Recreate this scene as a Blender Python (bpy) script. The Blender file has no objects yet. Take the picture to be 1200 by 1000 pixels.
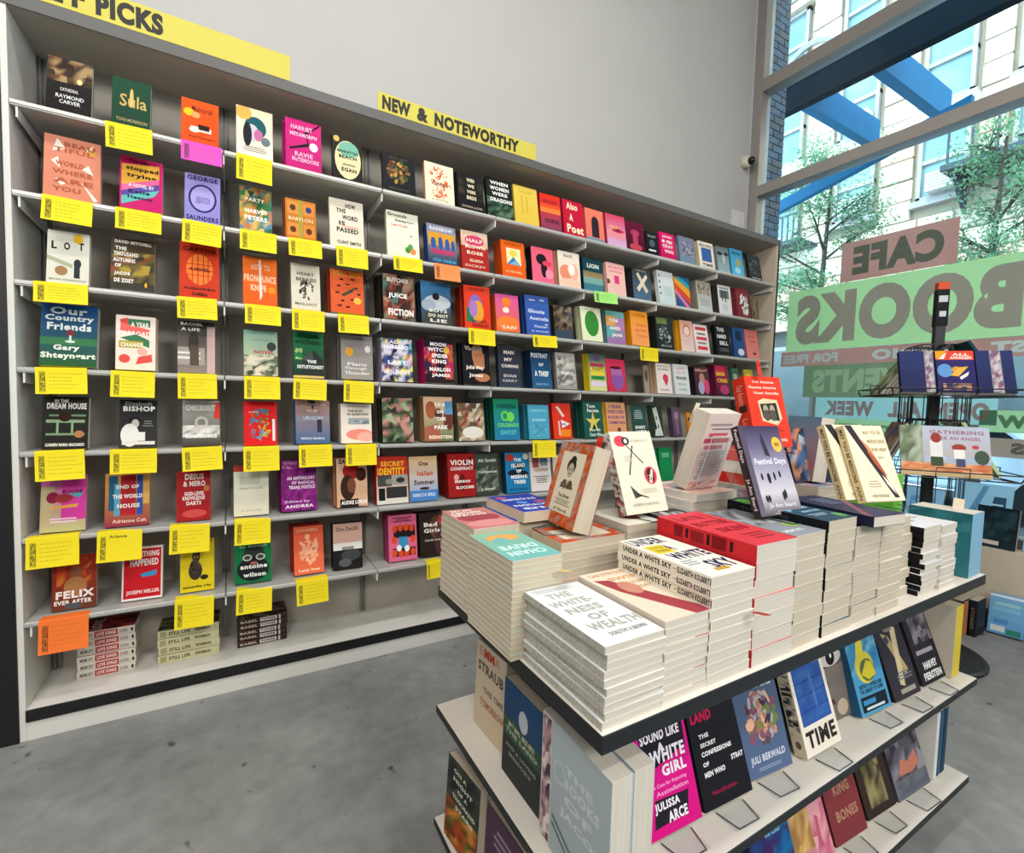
import bpy, math, random
from mathutils import Matrix, Vector
# ------------------------------------------------------------------ camera, world, sun, lights, exposure
sc = bpy.context.scene
C = sc.collection
H = 1.383
cam_data = bpy.data.cameras.new('camera'); cam = bpy.data.objects.new('camera', cam_data); C.objects.link(cam)
cam_data.sensor_width = 36.0; cam_data.lens = 566.346 / 1200 * 36; cam_data.clip_start = 0.05; cam_data.clip_end = 200
RT = Vector((0.8646482, -0.5016128, 0.0277146)); UP = Vector((0.0037067, 0.0615353, 0.9980980)); FW = Vector((0.5023642, 0.8629009, -0.0550657))
cam.matrix_world = Matrix(((RT.x, UP.x, -FW.x, 0), (RT.y, UP.y, -FW.y, 0), (RT.z, UP.z, -FW.z, H), (0, 0, 0, 1)))
sc.camera = cam
sc.view_settings.view_transform = 'Standard'; sc.view_settings.look = 'None'
sc.view_settings.gamma = 1.0; sc.view_settings.use_curve_mapping = False
sc.view_settings.exposure = 0.27
sc.cycles.max_bounces = 8; sc.cycles.diffuse_bounces = 4; sc.cycles.glossy_bounces = 3
sc.cycles.transparent_max_bounces = 16; sc.cycles.transmission_bounces = 6
sc.cycles.sample_clamp_indirect = 6.0; sc.cycles.use_denoising = True
sc.cycles.caustics_reflective = False; sc.cycles.caustics_refractive = False
w = bpy.data.worlds.new('World'); sc.world = w; w.use_nodes = True
bg = w.node_tree.nodes['Background']; bg.inputs[0].default_value = (0.57, 0.79, 1.0, 1); bg.inputs[1].default_value = 5.2
def lamp(name, kind, loc, rot, energy, color, size=None, size_y=None):
    d = bpy.data.lights.new(name, kind); d.energy = energy; d.color = color
    if kind == 'AREA':
        d.shape = 'RECTANGLE'; d.size = size; d.size_y = size_y or size
    if kind == 'SUN': d.angle = math.radians(3)
    o = bpy.data.objects.new(name, d); C.objects.link(o); o.location = loc; o.rotation_euler = [math.radians(a) for a in rot]
    return o
lamp('sun', 'SUN', (-10, 0, 20), (0, -48, 12), 1.9, (1.0, 0.97, 0.92))
po = lamp('window_daylight', 'AREA', (4.75, 0.4, 2.6), (0, 90, 0), 1.0, (1, 1, 1), 4.4, 6.4); po.data.cycles.is_portal = True
CEIL = [(-1.4, 0.4), (1.2, 0.4), (-1.4, -2.0), (1.2, -2.0)]
for i, (x, y) in enumerate(CEIL):
    lamp('ceiling_light_glow', 'AREA', (x, y, 5.66), (14, 0, 0), 58, (1.0, 0.97, 0.93), 1.3, 0.5)
for x in (-1.6, 1.4): lamp('front_fill', 'AREA', (x, -3.0, 3.6), (68, 0, -8), 72, (1.0, 0.96, 0.91), 1.6, 0.9)  # fill areas with no fixture, added to brighten the bookcase from the front

# ------------------------------------------------------------------ helpers
rng = random.Random(7)
def lin(c):
    c = c / 255.0
    return c / 12.92 if c <= 0.04045 else ((c + 0.055) / 1.055) ** 2.4
def hexc(s): return (lin(int(s[0:2], 16)), lin(int(s[2:4], 16)), lin(int(s[4:6], 16)), 1.0)
MATS = {}
def nodemat(name):
    m = bpy.data.materials.new(name); m.use_nodes = True
    nt = m.node_tree; b = nt.nodes['Principled BSDF']
    return m, nt, b
def mat(name, color, rough=0.5, metal=0.0, noise=0.06, scale=8.0, bump=0.0):
    """procedural: base colour with a light noise variation, optional fine bump"""
    if name in MATS: return MATS[name]
    m, nt, b = nodemat(name); col = hexc(color) if isinstance(color, str) else (*color, 1)
    tc = nt.nodes.new('ShaderNodeTexCoord'); n = nt.nodes.new('ShaderNodeTexNoise'); n.inputs['Scale'].default_value = scale
    n.inputs['Detail'].default_value = 5; nt.links.new(tc.outputs['Object'], n.inputs['Vector'])
    r = nt.nodes.new('ShaderNodeValToRGB'); e = r.color_ramp.elements
    e[0].position = 0.3; e[1].position = 0.7
    e[0].color = tuple(c * (1 - noise) for c in col[:3]) + (1,); e[1].color = tuple(min(1, c * (1 + noise)) for c in col[:3]) + (1,)
    nt.links.new(n.outputs['Fac'], r.inputs['Fac']); nt.links.new(r.outputs['Color'], b.inputs['Base Color'])
    b.inputs['Roughness'].default_value = rough; b.inputs['Metallic'].default_value = metal
    if bump:
        bp = nt.nodes.new('ShaderNodeBump'); bp.inputs['Strength'].default_value = bump; bp.inputs['Distance'].default_value = 0.01
        nt.links.new(n.outputs['Fac'], bp.inputs['Height']); nt.links.new(bp.outputs['Normal'], b.inputs['Normal'])
    MATS[name] = m; return m
# printed board: colours carried by the mesh's colour attribute
PRINT, nt, b = nodemat('printed_cover')
a = nt.nodes.new('ShaderNodeAttribute'); a.attribute_name = 'print'
nt.links.new(a.outputs['Color'], b.inputs['Base Color']); b.inputs['Roughness'].default_value = 0.5
b.inputs['Specular IOR Level'].default_value = 0.12
# page block: leaf lines along the thickness (local y)
def papermat(name, c1, c2, sc_y=800, rough=0.8):
    m, nt, b = nodemat(name)
    tc = nt.nodes.new('ShaderNodeTexCoord'); mp = nt.nodes.new('ShaderNodeMapping'); mp.inputs['Scale'].default_value = (3, sc_y, 3)
    n = nt.nodes.new('ShaderNodeTexNoise'); n.inputs['Scale'].default_value = 1; n.inputs['Detail'].default_value = 3
    r = nt.nodes.new('ShaderNodeValToRGB'); r.color_ramp.elements[0].position = 0.35; r.color_ramp.elements[1].position = 0.65
    r.color_ramp.elements[0].color = hexc(c1); r.color_ramp.elements[1].color = hexc(c2)
    nt.links.new(tc.outputs['Object'], mp.inputs['Vector']); nt.links.new(mp.outputs['Vector'], n.inputs['Vector'])
    nt.links.new(n.outputs['Fac'], r.inputs['Fac']); nt.links.new(r.outputs['Color'], b.inputs['Base Color'])
    b.inputs['Roughness'].default_value = rough
    return m
PAPER = papermat('page_edges_cream', 'bcb09a', 'd2c7b2')
PAPERW = papermat('page_edges_white', 'c8c0b2', 'dad3c6')
class MB:
    """collects boxes, prisms, tubes and flat polygons with a colour each, then links ONE mesh"""
    def __init__(s): s.v = []; s.f = []; s.c = []; s.col = (0.5, 0.5, 0.5, 1)
    def color(s, h): s.col = hexc(h) if isinstance(h, str) else h; return s
    def poly(s, pts, cols=None):
        n = len(s.v); s.v += [tuple(p) for p in pts]; s.f.append(tuple(range(n, n + len(pts)))); s.c.append(cols or [s.col] * len(pts)); return s
    def box(s, x0, y0, z0, x1, y1, z1, M=None):
        n = len(s.v)
        P = [(x0, y0, z0), (x1, y0, z0), (x1, y1, z0), (x0, y1, z0), (x0, y0, z1), (x1, y0, z1), (x1, y1, z1), (x0, y1, z1)]
        if M is not None: P = [tuple(M @ Vector(p)) for p in P]
        s.v += P
        for f in ((0, 3, 2, 1), (4, 5, 6, 7), (0, 1, 5, 4), (1, 2, 6, 5), (2, 3, 7, 6), (3, 0, 4, 7)):
            s.f.append(tuple(n + i for i in f)); s.c.append([s.col] * 4)
        return s
    def prism(s, pts, d):
        """extrude a planar polygon by vector d"""
        n = len(s.v); k = len(pts); d = Vector(d)
        s.v += [tuple(p) for p in pts] + [tuple(Vector(p) + d) for p in pts]
        s.f.append(tuple(range(n + k - 1, n - 1, -1))); s.c.append([s.col] * k)
        s.f.append(tuple(range(n + k, n + 2 * k))); s.c.append([s.col] * k)
        for i in range(k):
            j = (i + 1) % k; s.f.append((n + i, n + j, n + k + j, n + k + i)); s.c.append([s.col] * 4)
        return s
    def tube(s, pts, r, seg=6, r2=None):
        pts = [Vector(p) for p in pts]; m = len(pts); n = len(s.v)
        for i, p in enumerate(pts):
            d = (pts[min(i + 1, m - 1)] - pts[max(i - 1, 0)]).normalized()
            a = d.cross(Vector((0, 0, 1)));
            if a.length < 0.05: a = d.cross(Vector((1, 0, 0)))
            a.normalize(); b2 = d.cross(a); rr = r if r2 is None else r + (r2 - r) * i / max(1, m - 1)
            for k in range(seg):
                t = 2 * math.pi * k / seg; s.v.append(tuple(p + (a * math.cos(t) + b2 * math.sin(t)) * rr))
        for i in range(m - 1):
            for k in range(seg):
                k2 = (k + 1) % seg
                s.f.append((n + i * seg + k, n + i * seg + k2, n + (i + 1) * seg + k2, n + (i + 1) * seg + k)); s.c.append([s.col] * 4)
        s.f.append(tuple(n + k for k in range(seg - 1, -1, -1))); s.c.append([s.col] * seg)
        s.f.append(tuple(n + (m - 1) * seg + k for k in range(seg))); s.c.append([s.col] * seg)
        return s
    def lathe(s, prof, cx, cy, seg=24):
        n = len(s.v); m = len(prof)
        for r, z in prof:
            for k in range(seg):
                t = 2 * math.pi * k / seg; s.v.append((cx + r * math.cos(t), cy + r * math.sin(t), z))
        for i in range(m - 1):
            for k in range(seg):
                k2 = (k + 1) % seg
                s.f.append((n + i * seg + k, n + i * seg + k2, n + (i + 1) * seg + k2, n + (i + 1) * seg + k)); s.c.append([s.col] * 4)
        for i, rev in ((0, True), (m - 1, False)):
            idx = [n + i * seg + k for k in range(seg)]
            s.f.append(tuple(reversed(idx)) if rev else tuple(idx)); s.c.append([s.col] * seg)
        return s
    def mesh(s, name, m, smooth=False, attr=False):
        me = bpy.data.meshes.new(name); me.from_pydata(s.v, [], s.f); me.materials.append(m)
        if attr:
            at = me.color_attributes.new('print', 'FLOAT_COLOR', 'CORNER')
            at.data.foreach_set('color', [x for f in s.c for c in f for x in c])
        if smooth: me.polygons.foreach_set('use_smooth', [True] * len(me.polygons))
        me.update(); return me
    def build(s, name, m, parent=None, smooth=False, attr=False):
        return obj(name, s.mesh(name, m, smooth, attr), parent)
def obj(name, me, parent=None):
    o = bpy.data.objects.new(name, me); C.objects.link(o)
    if parent is not None: o.parent = parent
    return o
def bevel(o, wd=0.003, seg=2):
    md = o.modifiers.new('bevel', 'BEVEL'); md.width = wd; md.segments = seg; md.limit_method = 'ANGLE'; return o
def tag(o, label=None, cat=None, group=None, kind=None):
    if label: o['label'] = label
    if cat: o['category'] = cat
    if group: o['group'] = group
    if kind: o['kind'] = kind
    return o
def empty(name, loc=(0, 0, 0), rot=(0, 0, 0)):
    o = bpy.data.objects.new(name, None); C.objects.link(o); o.location = loc; o.rotation_euler = rot; o.empty_display_size = 0.05
    return o
def struct(name, mb, m): return tag(mb.build(name, m), kind='structure')
# lettering: font outlines turned into flat faces, normalised to the unit square
TXT = {}
def text_shape(body, bold=False, fine=False):
    k = (body, bold, fine)
    if k in TXT: return TXT[k]
    cu = bpy.data.curves.new('lettering', 'FONT'); cu.body = body.replace('/', '\n'); cu.align_x = 'CENTER'
    cu.resolution_u = 5 if fine else 2; cu.offset = (0.06 if fine else 0.042) if bold else 0.012
    if bold: cu.space_character = 1.12
    o = bpy.data.objects.new('lettering', cu); me = bpy.data.meshes.new_from_object(o)
    V = [(v.co.x, v.co.y) for v in me.vertices]; F = [tuple(p.vertices) for p in me.polygons]
    if not V: V = [(0, 0), (1, 0), (1, 1)]; F = [(0, 1, 2)]
    x0 = min(p[0] for p in V); x1 = max(p[0] for p in V); y0 = min(p[1] for p in V); y1 = max(p[1] for p in V)
    V = [((x - x0) / max(1e-6, x1 - x0), (y - y0) / max(1e-6, y1 - y0)) for x, y in V]
    bpy.data.objects.remove(o); bpy.data.curves.remove(cu); bpy.data.meshes.remove(me)
    TXT[k] = (V, F, (x1 - x0) / max(1e-6, y1 - y0)); return TXT[k]
def art(mb, spec, O, U, V, N, seed=0):
    """draw a print spec on the rectangle O + u*U + v*V (u, v in 0..1), raised along N by a hair per layer"""
    r = random.Random(seed); O = Vector(O); U = Vector(U); V = Vector(V); N = Vector(N).normalized(); lay = [0]
    def P(u, v): return tuple(O + U * u + V * v + N * (0.00012 + lay[0] * 0.00006))
    def cl(x): return min(1.0, max(0.0, x))
    for op in spec.split(';'):
        t = op.split(' '); k = t[0]
        if not k: continue
        if k == 'b':
            a, c = hexc(t[1]), hexc(t[2] if len(t) > 2 else t[1])
            mb.poly([P(0, 0), P(1, 0), P(1, 1), P(0, 1)], [c, c, a, a])
        elif k == 'n':
            x, y, w_, h_ = [int(q) / 100 for q in t[1:5]]; nx, ny = int(t[5]), int(t[6]); pal = [hexc(q) for q in t[7:]]
            nx += 1; ny += 1
            g = [[r.choice(pal) for _ in range(nx + 1)] for _ in range(ny + 1)]
            jx = [[(0 if i in (0, nx) else r.uniform(-.35, .35)) for i in range(nx + 1)] for _ in range(ny + 1)]
            jy = [[(0 if j in (0, ny) else r.uniform(-.35, .35)) for i in range(nx + 1)] for j in range(ny + 1)]
            q = lambda i, j: P(cl(x + w_ * (i + jx[j][i]) / nx), cl(y + h_ * (j + jy[j][i]) / ny))
            for j in range(ny):
                for i in range(nx):
                    mb.poly([q(i, j), q(i + 1, j), q(i + 1, j + 1), q(i, j + 1)], [g[j][i], g[j][i + 1], g[j + 1][i + 1], g[j + 1][i]] if r.random() < .8 else [g[j][i]] * 4)
        elif k == 'g':
            x, y, w_, h_ = [float(q) / 100 for q in t[1:5]]; a, c = hexc(t[5]), hexc(t[6])
            mb.poly([P(x, y), P(cl(x + w_), y), P(cl(x + w_), cl(y + h_)), P(x, cl(y + h_))], [c, c, a, a])
        elif k == 'c':      # a cluster of small irregular dabs inside an ellipse
            x, y, a, c = [float(q) / 100 for q in t[1:5]]; pal = t[6:]
            for i in range(int(t[5])):
                an = r.uniform(0, 6.283); rr = math.sqrt(r.random()); px, py = x + a * rr * math.cos(an), y + c * rr * math.sin(an)
                s1, s2, th = a * r.uniform(.10, .34), c * r.uniform(.08, .26), r.uniform(0, 3.14); mb.color(r.choice(pal)); K = [r.uniform(.7, 1.15) for _ in range(8)]
                mb.poly([P(cl(px + (s1 * K[q] * math.cos(q * .785) * math.cos(th) - s2 * K[q] * math.sin(q * .785) * math.sin(th))), cl(py + (s1 * K[q] * math.cos(q * .785) * math.sin(th) * .7 + s2 * K[q] * math.sin(q * .785) * math.cos(th)))) for q in range(8)])
                lay[0] += .04
        elif k == 'r':
            x, y, w_, h_ = [float(q) / 100 for q in t[1:5]]; mb.color(t[5])
            mb.poly([P(x, y), P(cl(x + w_), y), P(cl(x + w_), cl(y + h_)), P(x, cl(y + h_))])
        elif k == 'e':
            x, y, a, c = [float(q) / 100 for q in t[1:5]]; mb.color(t[5])
            mb.poly([P(cl(x + a * math.cos(q * math.pi / 10)), cl(y + c * math.sin(q * math.pi / 10))) for q in range(20)])
        elif k == 'p':
            q = [float(z) / 100 for z in t[1:-1]]; mb.color(t[-1]); mb.poly([P(q[i], q[i + 1]) for i in range(0, len(q), 2)])
        elif k == 'l':
            x, y, w_, h_ = [float(q) / 100 for q in t[1:5]]; n = int(t[5]); mb.color(t[6])
            for i in range(n):
                yy = y + h_ / 2 - h_ * (i + .5) / n; hh = h_ / n * .22; ww = w_ * r.uniform(.6, 1) / 2
                mb.poly([P(x - ww, yy - hh), P(x + ww, yy - hh), P(x + ww, yy + hh), P(x - ww, yy + hh)])
        elif k in 'tT':
            x, y, w_, h_ = [float(q) / 100 for q in t[1:5]]; mb.color(t[5]); TV, TF, asp = text_shape(' '.join(t[6:]), k == 'T')
            n = len(mb.v); mb.v += [P(x - w_ / 2 + w_ * a, y - h_ / 2 + h_ * c) for a, c in TV]
            for f in TF: mb.f.append(tuple(n + i for i in f)); mb.c.append([mb.col] * len(f))
        lay[0] += 1
# ------------------------------------------------------------------ books
def book_meshes(w_, h_, t_, spine, design, spine_art='', back=None, back_art='', paper=None, seed=0, soft=True, edge=None):
    """local: x across, z up, y thickness; front cover faces -Y, spine faces -X, origin at the bottom front corner on the spine"""
    m = MB(); m.color(edge or spine); e = 0.0009
    first = design.split(';')[0].split(' ')
    m.box(0, 0, 0, w_, e, h_)
    m.color(spine); m.box(0, e, 0, e * 1.3, t_ - e, h_)
    m.color(back or edge or spine); m.box(0, t_ - e, 0, w_, t_, h_)
    art(m, design, (0, 0, 0), (w_, 0, 0), (0, 0, h_), (0, -1, 0), seed)
    if spine_art: art(m, spine_art, (0, t_, h_), (0, 0, -h_), (0, -t_, 0), (-1, 0, 0), seed)
    if back_art: art(m, back_art, (w_, t_, 0), (-w_, 0, 0), (0, 0, h_), (0, 1, 0), seed)
    p = MB(); k = 0.0005 if soft else 0.0035
    p.box(e * 1.3, e, k, w_ - k - 0.0008, t_ - e, h_ - k)
    return m.mesh('cover', PRINT, attr=True), p.mesh('page_block', paper or PAPER)
def place_book(meshes, loc, rot, label, group=None, name='book', cat='book'):
    o = empty(name, loc, rot)
    obj('cover', meshes[0], o); obj('page_block', meshes[1], o)
    return tag(o, label, cat, group)
ORD = ['first', 'second', 'third', 'fourth', 'fifth', 'sixth', 'seventh', 'eighth', 'ninth', 'tenth', 'eleventh', 'twelfth', 'thirteenth',
       'fourteenth', 'fifteenth', 'sixteenth', 'seventeenth', 'eighteenth', 'nineteenth', 'twentieth', 'twenty-first', 'twenty-second', 'twenty-third', 'twenty-fourth', 'twenty-fifth']
R = math.radians
# ------------------------------------------------------------------ setting
CONC, nt, b = nodemat('polished_concrete')
tc = nt.nodes.new('ShaderNodeTexCoord')
n1 = nt.nodes.new('ShaderNodeTexNoise'); n1.inputs['Scale'].default_value = 1.4; n1.inputs['Detail'].default_value = 8; n1.inputs['Roughness'].default_value = 0.62
n2 = nt.nodes.new('ShaderNodeTexNoise'); n2.inputs['Scale'].default_value = 17; n2.inputs['Detail'].default_value = 6
n3 = nt.nodes.new('ShaderNodeTexNoise'); n3.inputs['Scale'].default_value = 11; n3.inputs['Detail'].default_value = 2
for n in (n1, n2, n3): nt.links.new(tc.outputs['Object'], n.inputs['Vector'])
r1 = nt.nodes.new('ShaderNodeValToRGB'); r1.color_ramp.elements[0].position = 0.3; r1.color_ramp.elements[1].position = 0.72
r1.color_ramp.elements[0].color = hexc('6c7472'); r1.color_ramp.elements[1].color = hexc('949a97'); nt.links.new(n1.outputs['Fac'], r1.inputs['Fac'])
r3 = nt.nodes.new('ShaderNodeValToRGB'); r3.color_ramp.elements[0].position = 0.685; r3.color_ramp.elements[1].position = 0.74
r3.color_ramp.elements[0].color = (0, 0, 0, 1); r3.color_ramp.elements[1].color = (1, 1, 1, 1); nt.links.new(n3.outputs['Fac'], r3.inputs['Fac'])
mx = nt.nodes.new('ShaderNodeMix'); mx.data_type = 'RGBA'; mx.blend_type = 'OVERLAY'; mx.inputs[0].default_value = 0.55
nt.links.new(r1.outputs['Color'], mx.inputs[6]); nt.links.new(n2.outputs['Color'], mx.inputs[7])
hs = nt.nodes.new('ShaderNodeRGBToBW'); nt.links.new(mx.outputs[2], hs.inputs[0])
mr = nt.nodes.new('ShaderNodeMix'); mr.data_type = 'RGBA'; mr.inputs[0].default_value = 0.75; nt.links.new(r1.outputs['Color'], mr.inputs[6]); nt.links.new(hs.outputs[0], mr.inputs[7])
mx2 = nt.nodes.new('ShaderNodeMix'); mx2.data_type = 'RGBA'; nt.links.new(r3.outputs['Color'], mx2.inputs[0]); nt.links.new(mr.outputs[2], mx2.inputs[6]); mx2.inputs[7].default_value = hexc('45484a')
nt.links.new(mx2.outputs[2], b.inputs['Base Color']); b.inputs['Roughness'].default_value = 0.45
WHITE = mat('white_wall_paint', 'bebebc', 0.85, noise=0.015, scale=3, bump=0.02)
WB = 3.12   # back wall plane
GX = 4.50   # storefront plane
struct('floor', MB().box(-3.6, -4.2, -0.1, 4.6, WB + .1, 0), CONC)
struct('wall_back', MB().box(-3.6, WB, 0, 4.46, WB + 0.12, 5.8), WHITE)
struct('wall_left', MB().box(-3.7, -4.2, 0, -3.6, WB + .12, 5.8), WHITE)
struct('wall_front', MB().box(-3.6, -4.3, 0, 4.6, -4.2, 5.8), WHITE)
struct('ceiling', MB().box(-3.7, -4.3, 5.8, 4.7, WB + .12, 5.9), WHITE)
# low window wall with sill and dark plinth
struct('wall_right', MB().box(4.3, -4.2, .10, 4.6, WB, .50), mat('sill_wall_paint', 'cfc4b0', 0.7, noise=0.03))
struct('trim_1', MB().box(4.22, -4.2, 0, 4.5, WB, .10), mat('dark_plinth_wood', '4a423c', 0.6, noise=0.2, scale=14))
# window frame: aluminium bars, and glass panes between them
ALU = mat('painted_aluminium', 'a8a29c', 0.35, metal=0.55, noise=0.02)
def bar(name, x0, y0, z0, x1, y1, z1, parent):
    o = MB().box(x0, y0, z0, x1, y1, z1).build(name, ALU, parent); return bevel(o, 0.004)
win = tag(empty('window_1', (GX, 0, 0)), kind='structure')
def W(*a): return bar('window_frame', a[0] - GX, a[1], a[2], a[3] - GX, a[4], a[5], win)
W(4.46, 3.02, .5, 4.60, 3.12, 5.8)            # jamb by the wall
W(4.46, -4.2, 5.68, 4.60, 3.02, 5.8)
W(4.46, -4.2, 4.43, 4.60, 3.02, 4.55)         # upper bar
W(4.46, -4.2, 3.44, 4.60, 3.02, 3.54)        # middle bar
W(4.46, -4.2, .50, 4.60, 3.02, .56)
for yy in (-1.2, -3.4): W(4.46, yy - .05, .56, 4.60, yy + .05, 3.44)
GLASS = bpy.data.materials.new('window_glass'); GLASS.use_nodes = True; nt = GLASS.node_tree; nt.nodes.clear()
out = nt.nodes.new('ShaderNodeOutputMaterial'); ms = nt.nodes.new('ShaderNodeMixShader'); tr = nt.nodes.new('ShaderNodeBsdfTransparent'); gl = nt.nodes.new('ShaderNodeBsdfGlossy')
fr = nt.nodes.new('ShaderNodeFresnel'); fr.inputs['IOR'].default_value = 1.35
tr.inputs[0].default_value = (0.80, 0.93, 0.97, 1); gl.inputs['Roughness'].default_value = 0.02
nt.links.new(fr.outputs[0], ms.inputs[0]); nt.links.new(tr.outputs[0], ms.inputs[1]); nt.links.new(gl.outputs[0], ms.inputs[2]); nt.links.new(ms.outputs[0], out.inputs[0])
for (y0, y1, z0, z1) in ((-1.15, 3.02, .56, 3.44), (-3.35, -1.25, .56, 3.44), (-4.2, 3.02, 3.555, 4.43), (-4.2, 3.02, 4.55, 5.68)):
    MB().poly([(.05, y0, z0), (.05, y1, z0), (.05, y1, z1), (.05, y0, z1)]).build('window_pane', GLASS, win)
# vinyl sign panels stuck on the outside of the glass
def vinyl(name, color, transl=0.6, clear=0.18):
    m = bpy.data.materials.new(name); m.use_nodes = True; nt = m.node_tree; nt.nodes.clear(); c = hexc(color)
    o = nt.nodes.new('ShaderNodeOutputMaterial'); d = nt.nodes.new('ShaderNodeBsdfDiffuse'); t = nt.nodes.new('ShaderNodeBsdfTranslucent'); x = nt.nodes.new('ShaderNodeBsdfTransparent')
    tc = nt.nodes.new('ShaderNodeTexCoord'); n = nt.nodes.new('ShaderNodeTexNoise'); n.inputs['Scale'].default_value = 3; r = nt.nodes.new('ShaderNodeValToRGB')
    nt.links.new(tc.outputs['Object'], n.inputs['Vector']); r.color_ramp.elements[0].color = tuple(q * .92 for q in c[:3]) + (1,); r.color_ramp.elements[1].color = c
    nt.links.new(n.outputs['Fac'], r.inputs['Fac'])
    for q in (d, t): nt.links.new(r.outputs['Color'], q.inputs[0])
    a = nt.nodes.new('ShaderNodeMixShader'); a.inputs[0].default_value = transl; b = nt.nodes.new('ShaderNodeMixShader'); b.inputs[0].default_value = clear
    nt.links.new(d.outputs[0], a.inputs[1]); nt.links.new(t.outputs[0], a.inputs[2]); nt.links.new(a.outputs[0], b.inputs[1]); nt.links.new(x.outputs[0], b.inputs[2]); nt.links.new(b.outputs[0], o.inputs[0])
    return m
def sign(y0, y1, z0, z1, color, tcolor, words, label, clear=.15, bold=True, fill=.72, light=False):
    """words: list of (text, y_start, y_end) read from the street, where +y runs to the reader's right"""
    o = MB().box(0, 0, 0, .0015, y1 - y0, z1 - z0).build('window_sign', vinyl('sign_vinyl', color, .75, clear)); o.location = (GX + .056, y0, z0)
    tag(o, label, 'sign', 'vinyl signs on the storefront window')
    if words:
        m = MB(); hh = (z1 - z0) * fill; zb = (z1 - z0 - hh) / 2
        for tx, a, c in words:
            TV, TF, asp = text_shape(tx, bold, True)
            n = len(m.v); m.v += [(0, a - y0 + (c - a) * u, zb + hh * v) for u, v in TV]
            for f in TF: m.f.append(tuple(n + i for i in f)); m.c.append([m.col] * len(f))
        l = m.build('lettering', vinyl('lettering_vinyl', tcolor, .08 if light else .6, .0 if light else .06), o); l.location = (-.0012, 0, 0)
    return o
zz = H
sign(1.48, 2.26, 1.085 + zz, 1.415 + zz, 'e0b0a4', '788c78', [('CAFE', 1.56, 2.17)], 'brown vinyl sign panel reading CAFE on the window', .12)
sign(1.00, 2.70, .522 + zz, 1.08 + zz, 'dcf0c4', 'd4a8b4', [('BOOKS', 1.12, 2.62)], 'large light green vinyl sign panel reading BOOKS', .06, fill=.80)
sign(.40, 2.74, .385 + zz, .52 + zz, 'dcaca0', 'f0f0e8', [('PODCAST', .52, 1.26), ('STUDIO', 1.36, 1.98), ('FOR FREE', 2.24, 2.72)], 'narrow brown vinyl strip lettered PODCAST STUDIO FOR FREE under the BOOKS panel', .15, fill=.62, light=True)
sign(1.60, 2.52, .10 + zz, .385 + zz, 'a8b494', 'c8e0b4', [('EVENTS', 1.66, 2.44)], 'dark green vinyl sign panel reading EVENTS', .12, light=True)
sign(1.20, 2.40, -.085 + zz, .10 + zz, 'c8e4e0', 'd09c98', [('OPEN', 1.24, 1.55), ('ALL', 1.62, 1.84), ('WEEK', 1.94, 2.32)], 'pale blue vinyl sign panel reading OPEN ALL WEEK', .15, fill=.68)
sign(1.50, 2.62, -.24 + zz, -.085 + zz, 'cce4b8', '8c9c84', [('@PTKNITWEAR', 1.68, 2.50)], 'pale green vinyl strip with a social handle below OPEN ALL WEEK', .15, fill=.55)
sign(.55, 1.29, -.13 + zz, .02 + zz, 'cce4b8', '788c78', [('FOLLOW', .62, 1.20)], 'small green vinyl panel starting with the letters FO behind the rack', .15, fill=.6)
sign(.60, 1.24, -.30 + zz, -.17 + zz, 'ccb4a4', '8c8474', [('BOOKS', .66, 1.12)], 'small beige vinyl panel below the FO panel behind the rack', .15, fill=.6)

# ------------------------------------------------------------------ street outside
ASPH = mat('asphalt', '4c4c4a', 0.9, noise=0.12, scale=5)
struct('street', MB().box(5.0, -14, -.3, 12, 22, -.12), ASPH)
tag(MB().box(4.6, -14, -.3, 7.0, 22, -.02).build('sidewalk', mat('sidewalk_concrete', 'c4c4c0', .9)), kind='structure')
STONES = [mat('sandstone_a', 'd0bfa4', .9, noise=.12, scale=3, bump=.2), mat('sandstone_b', 'dccdb4', .9, noise=.12, scale=3, bump=.2), mat('sandstone_c', 'c2b096', .9, noise=.14, scale=3, bump=.2)]
STONE = mat('facade_sandstone', 'a89880', 0.9, noise=0.10, scale=2.5, bump=.15)
STONE2 = mat('facade_rusticated_stone', 'c8a488', 0.95, noise=0.22, scale=9, bump=.6)
FRAME = mat('facade_window_frame', '9a948c', 0.6); FGL, nt, b = nodemat('facade_window_glass')
tc = nt.nodes.new('ShaderNodeTexCoord'); n = nt.nodes.new('ShaderNodeTexNoise'); n.inputs['Scale'].default_value = 1.2; r = nt.nodes.new('ShaderNodeValToRGB')
nt.links.new(tc.outputs['Object'], n.inputs['Vector']); r.color_ramp.elements[0].color = hexc('3c6468'); r.color_ramp.elements[1].color = hexc('9cbcb8')
nt.links.new(n.outputs['Fac'], r.inputs['Fac']); nt.links.new(r.outputs['Color'], b.inputs['Base Color']); b.inputs['Roughness'].default_value = .2; b.inputs['Specular IOR Level'].default_value = .3
FX = 12.0
bld = tag(empty('stone_building', (FX, 0, 0)), 'pale sandstone apartment building across the street seen through the window', 'building')
MB().box(.12, -8, 3.4, 6, 20, 15).build('wall', STONE, bld)
MB().box(.12, -8, -.1, 6, 20, 3.4).build('shopfront_wall', mat('shopfront_dark', '5c5c54', .6, noise=.2, scale=2), bld)
MB().box(-.25, -8, 3.25, .12, 20, 3.55).build('cornice', mat('cornice_stone', 'b89c84', .9, noise=.1), bld)
WY = [-3.2, -1.6, 0.0, 1.5, 2.85, 4.23, 5.8, 7.4, 9.0, 10.6]
WZ = [(4.2, 5.7), (6.0, 7.65), (8.0, 9.6), (10.0, 11.4)]
me_blocks = {}
r2 = random.Random(3)
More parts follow.
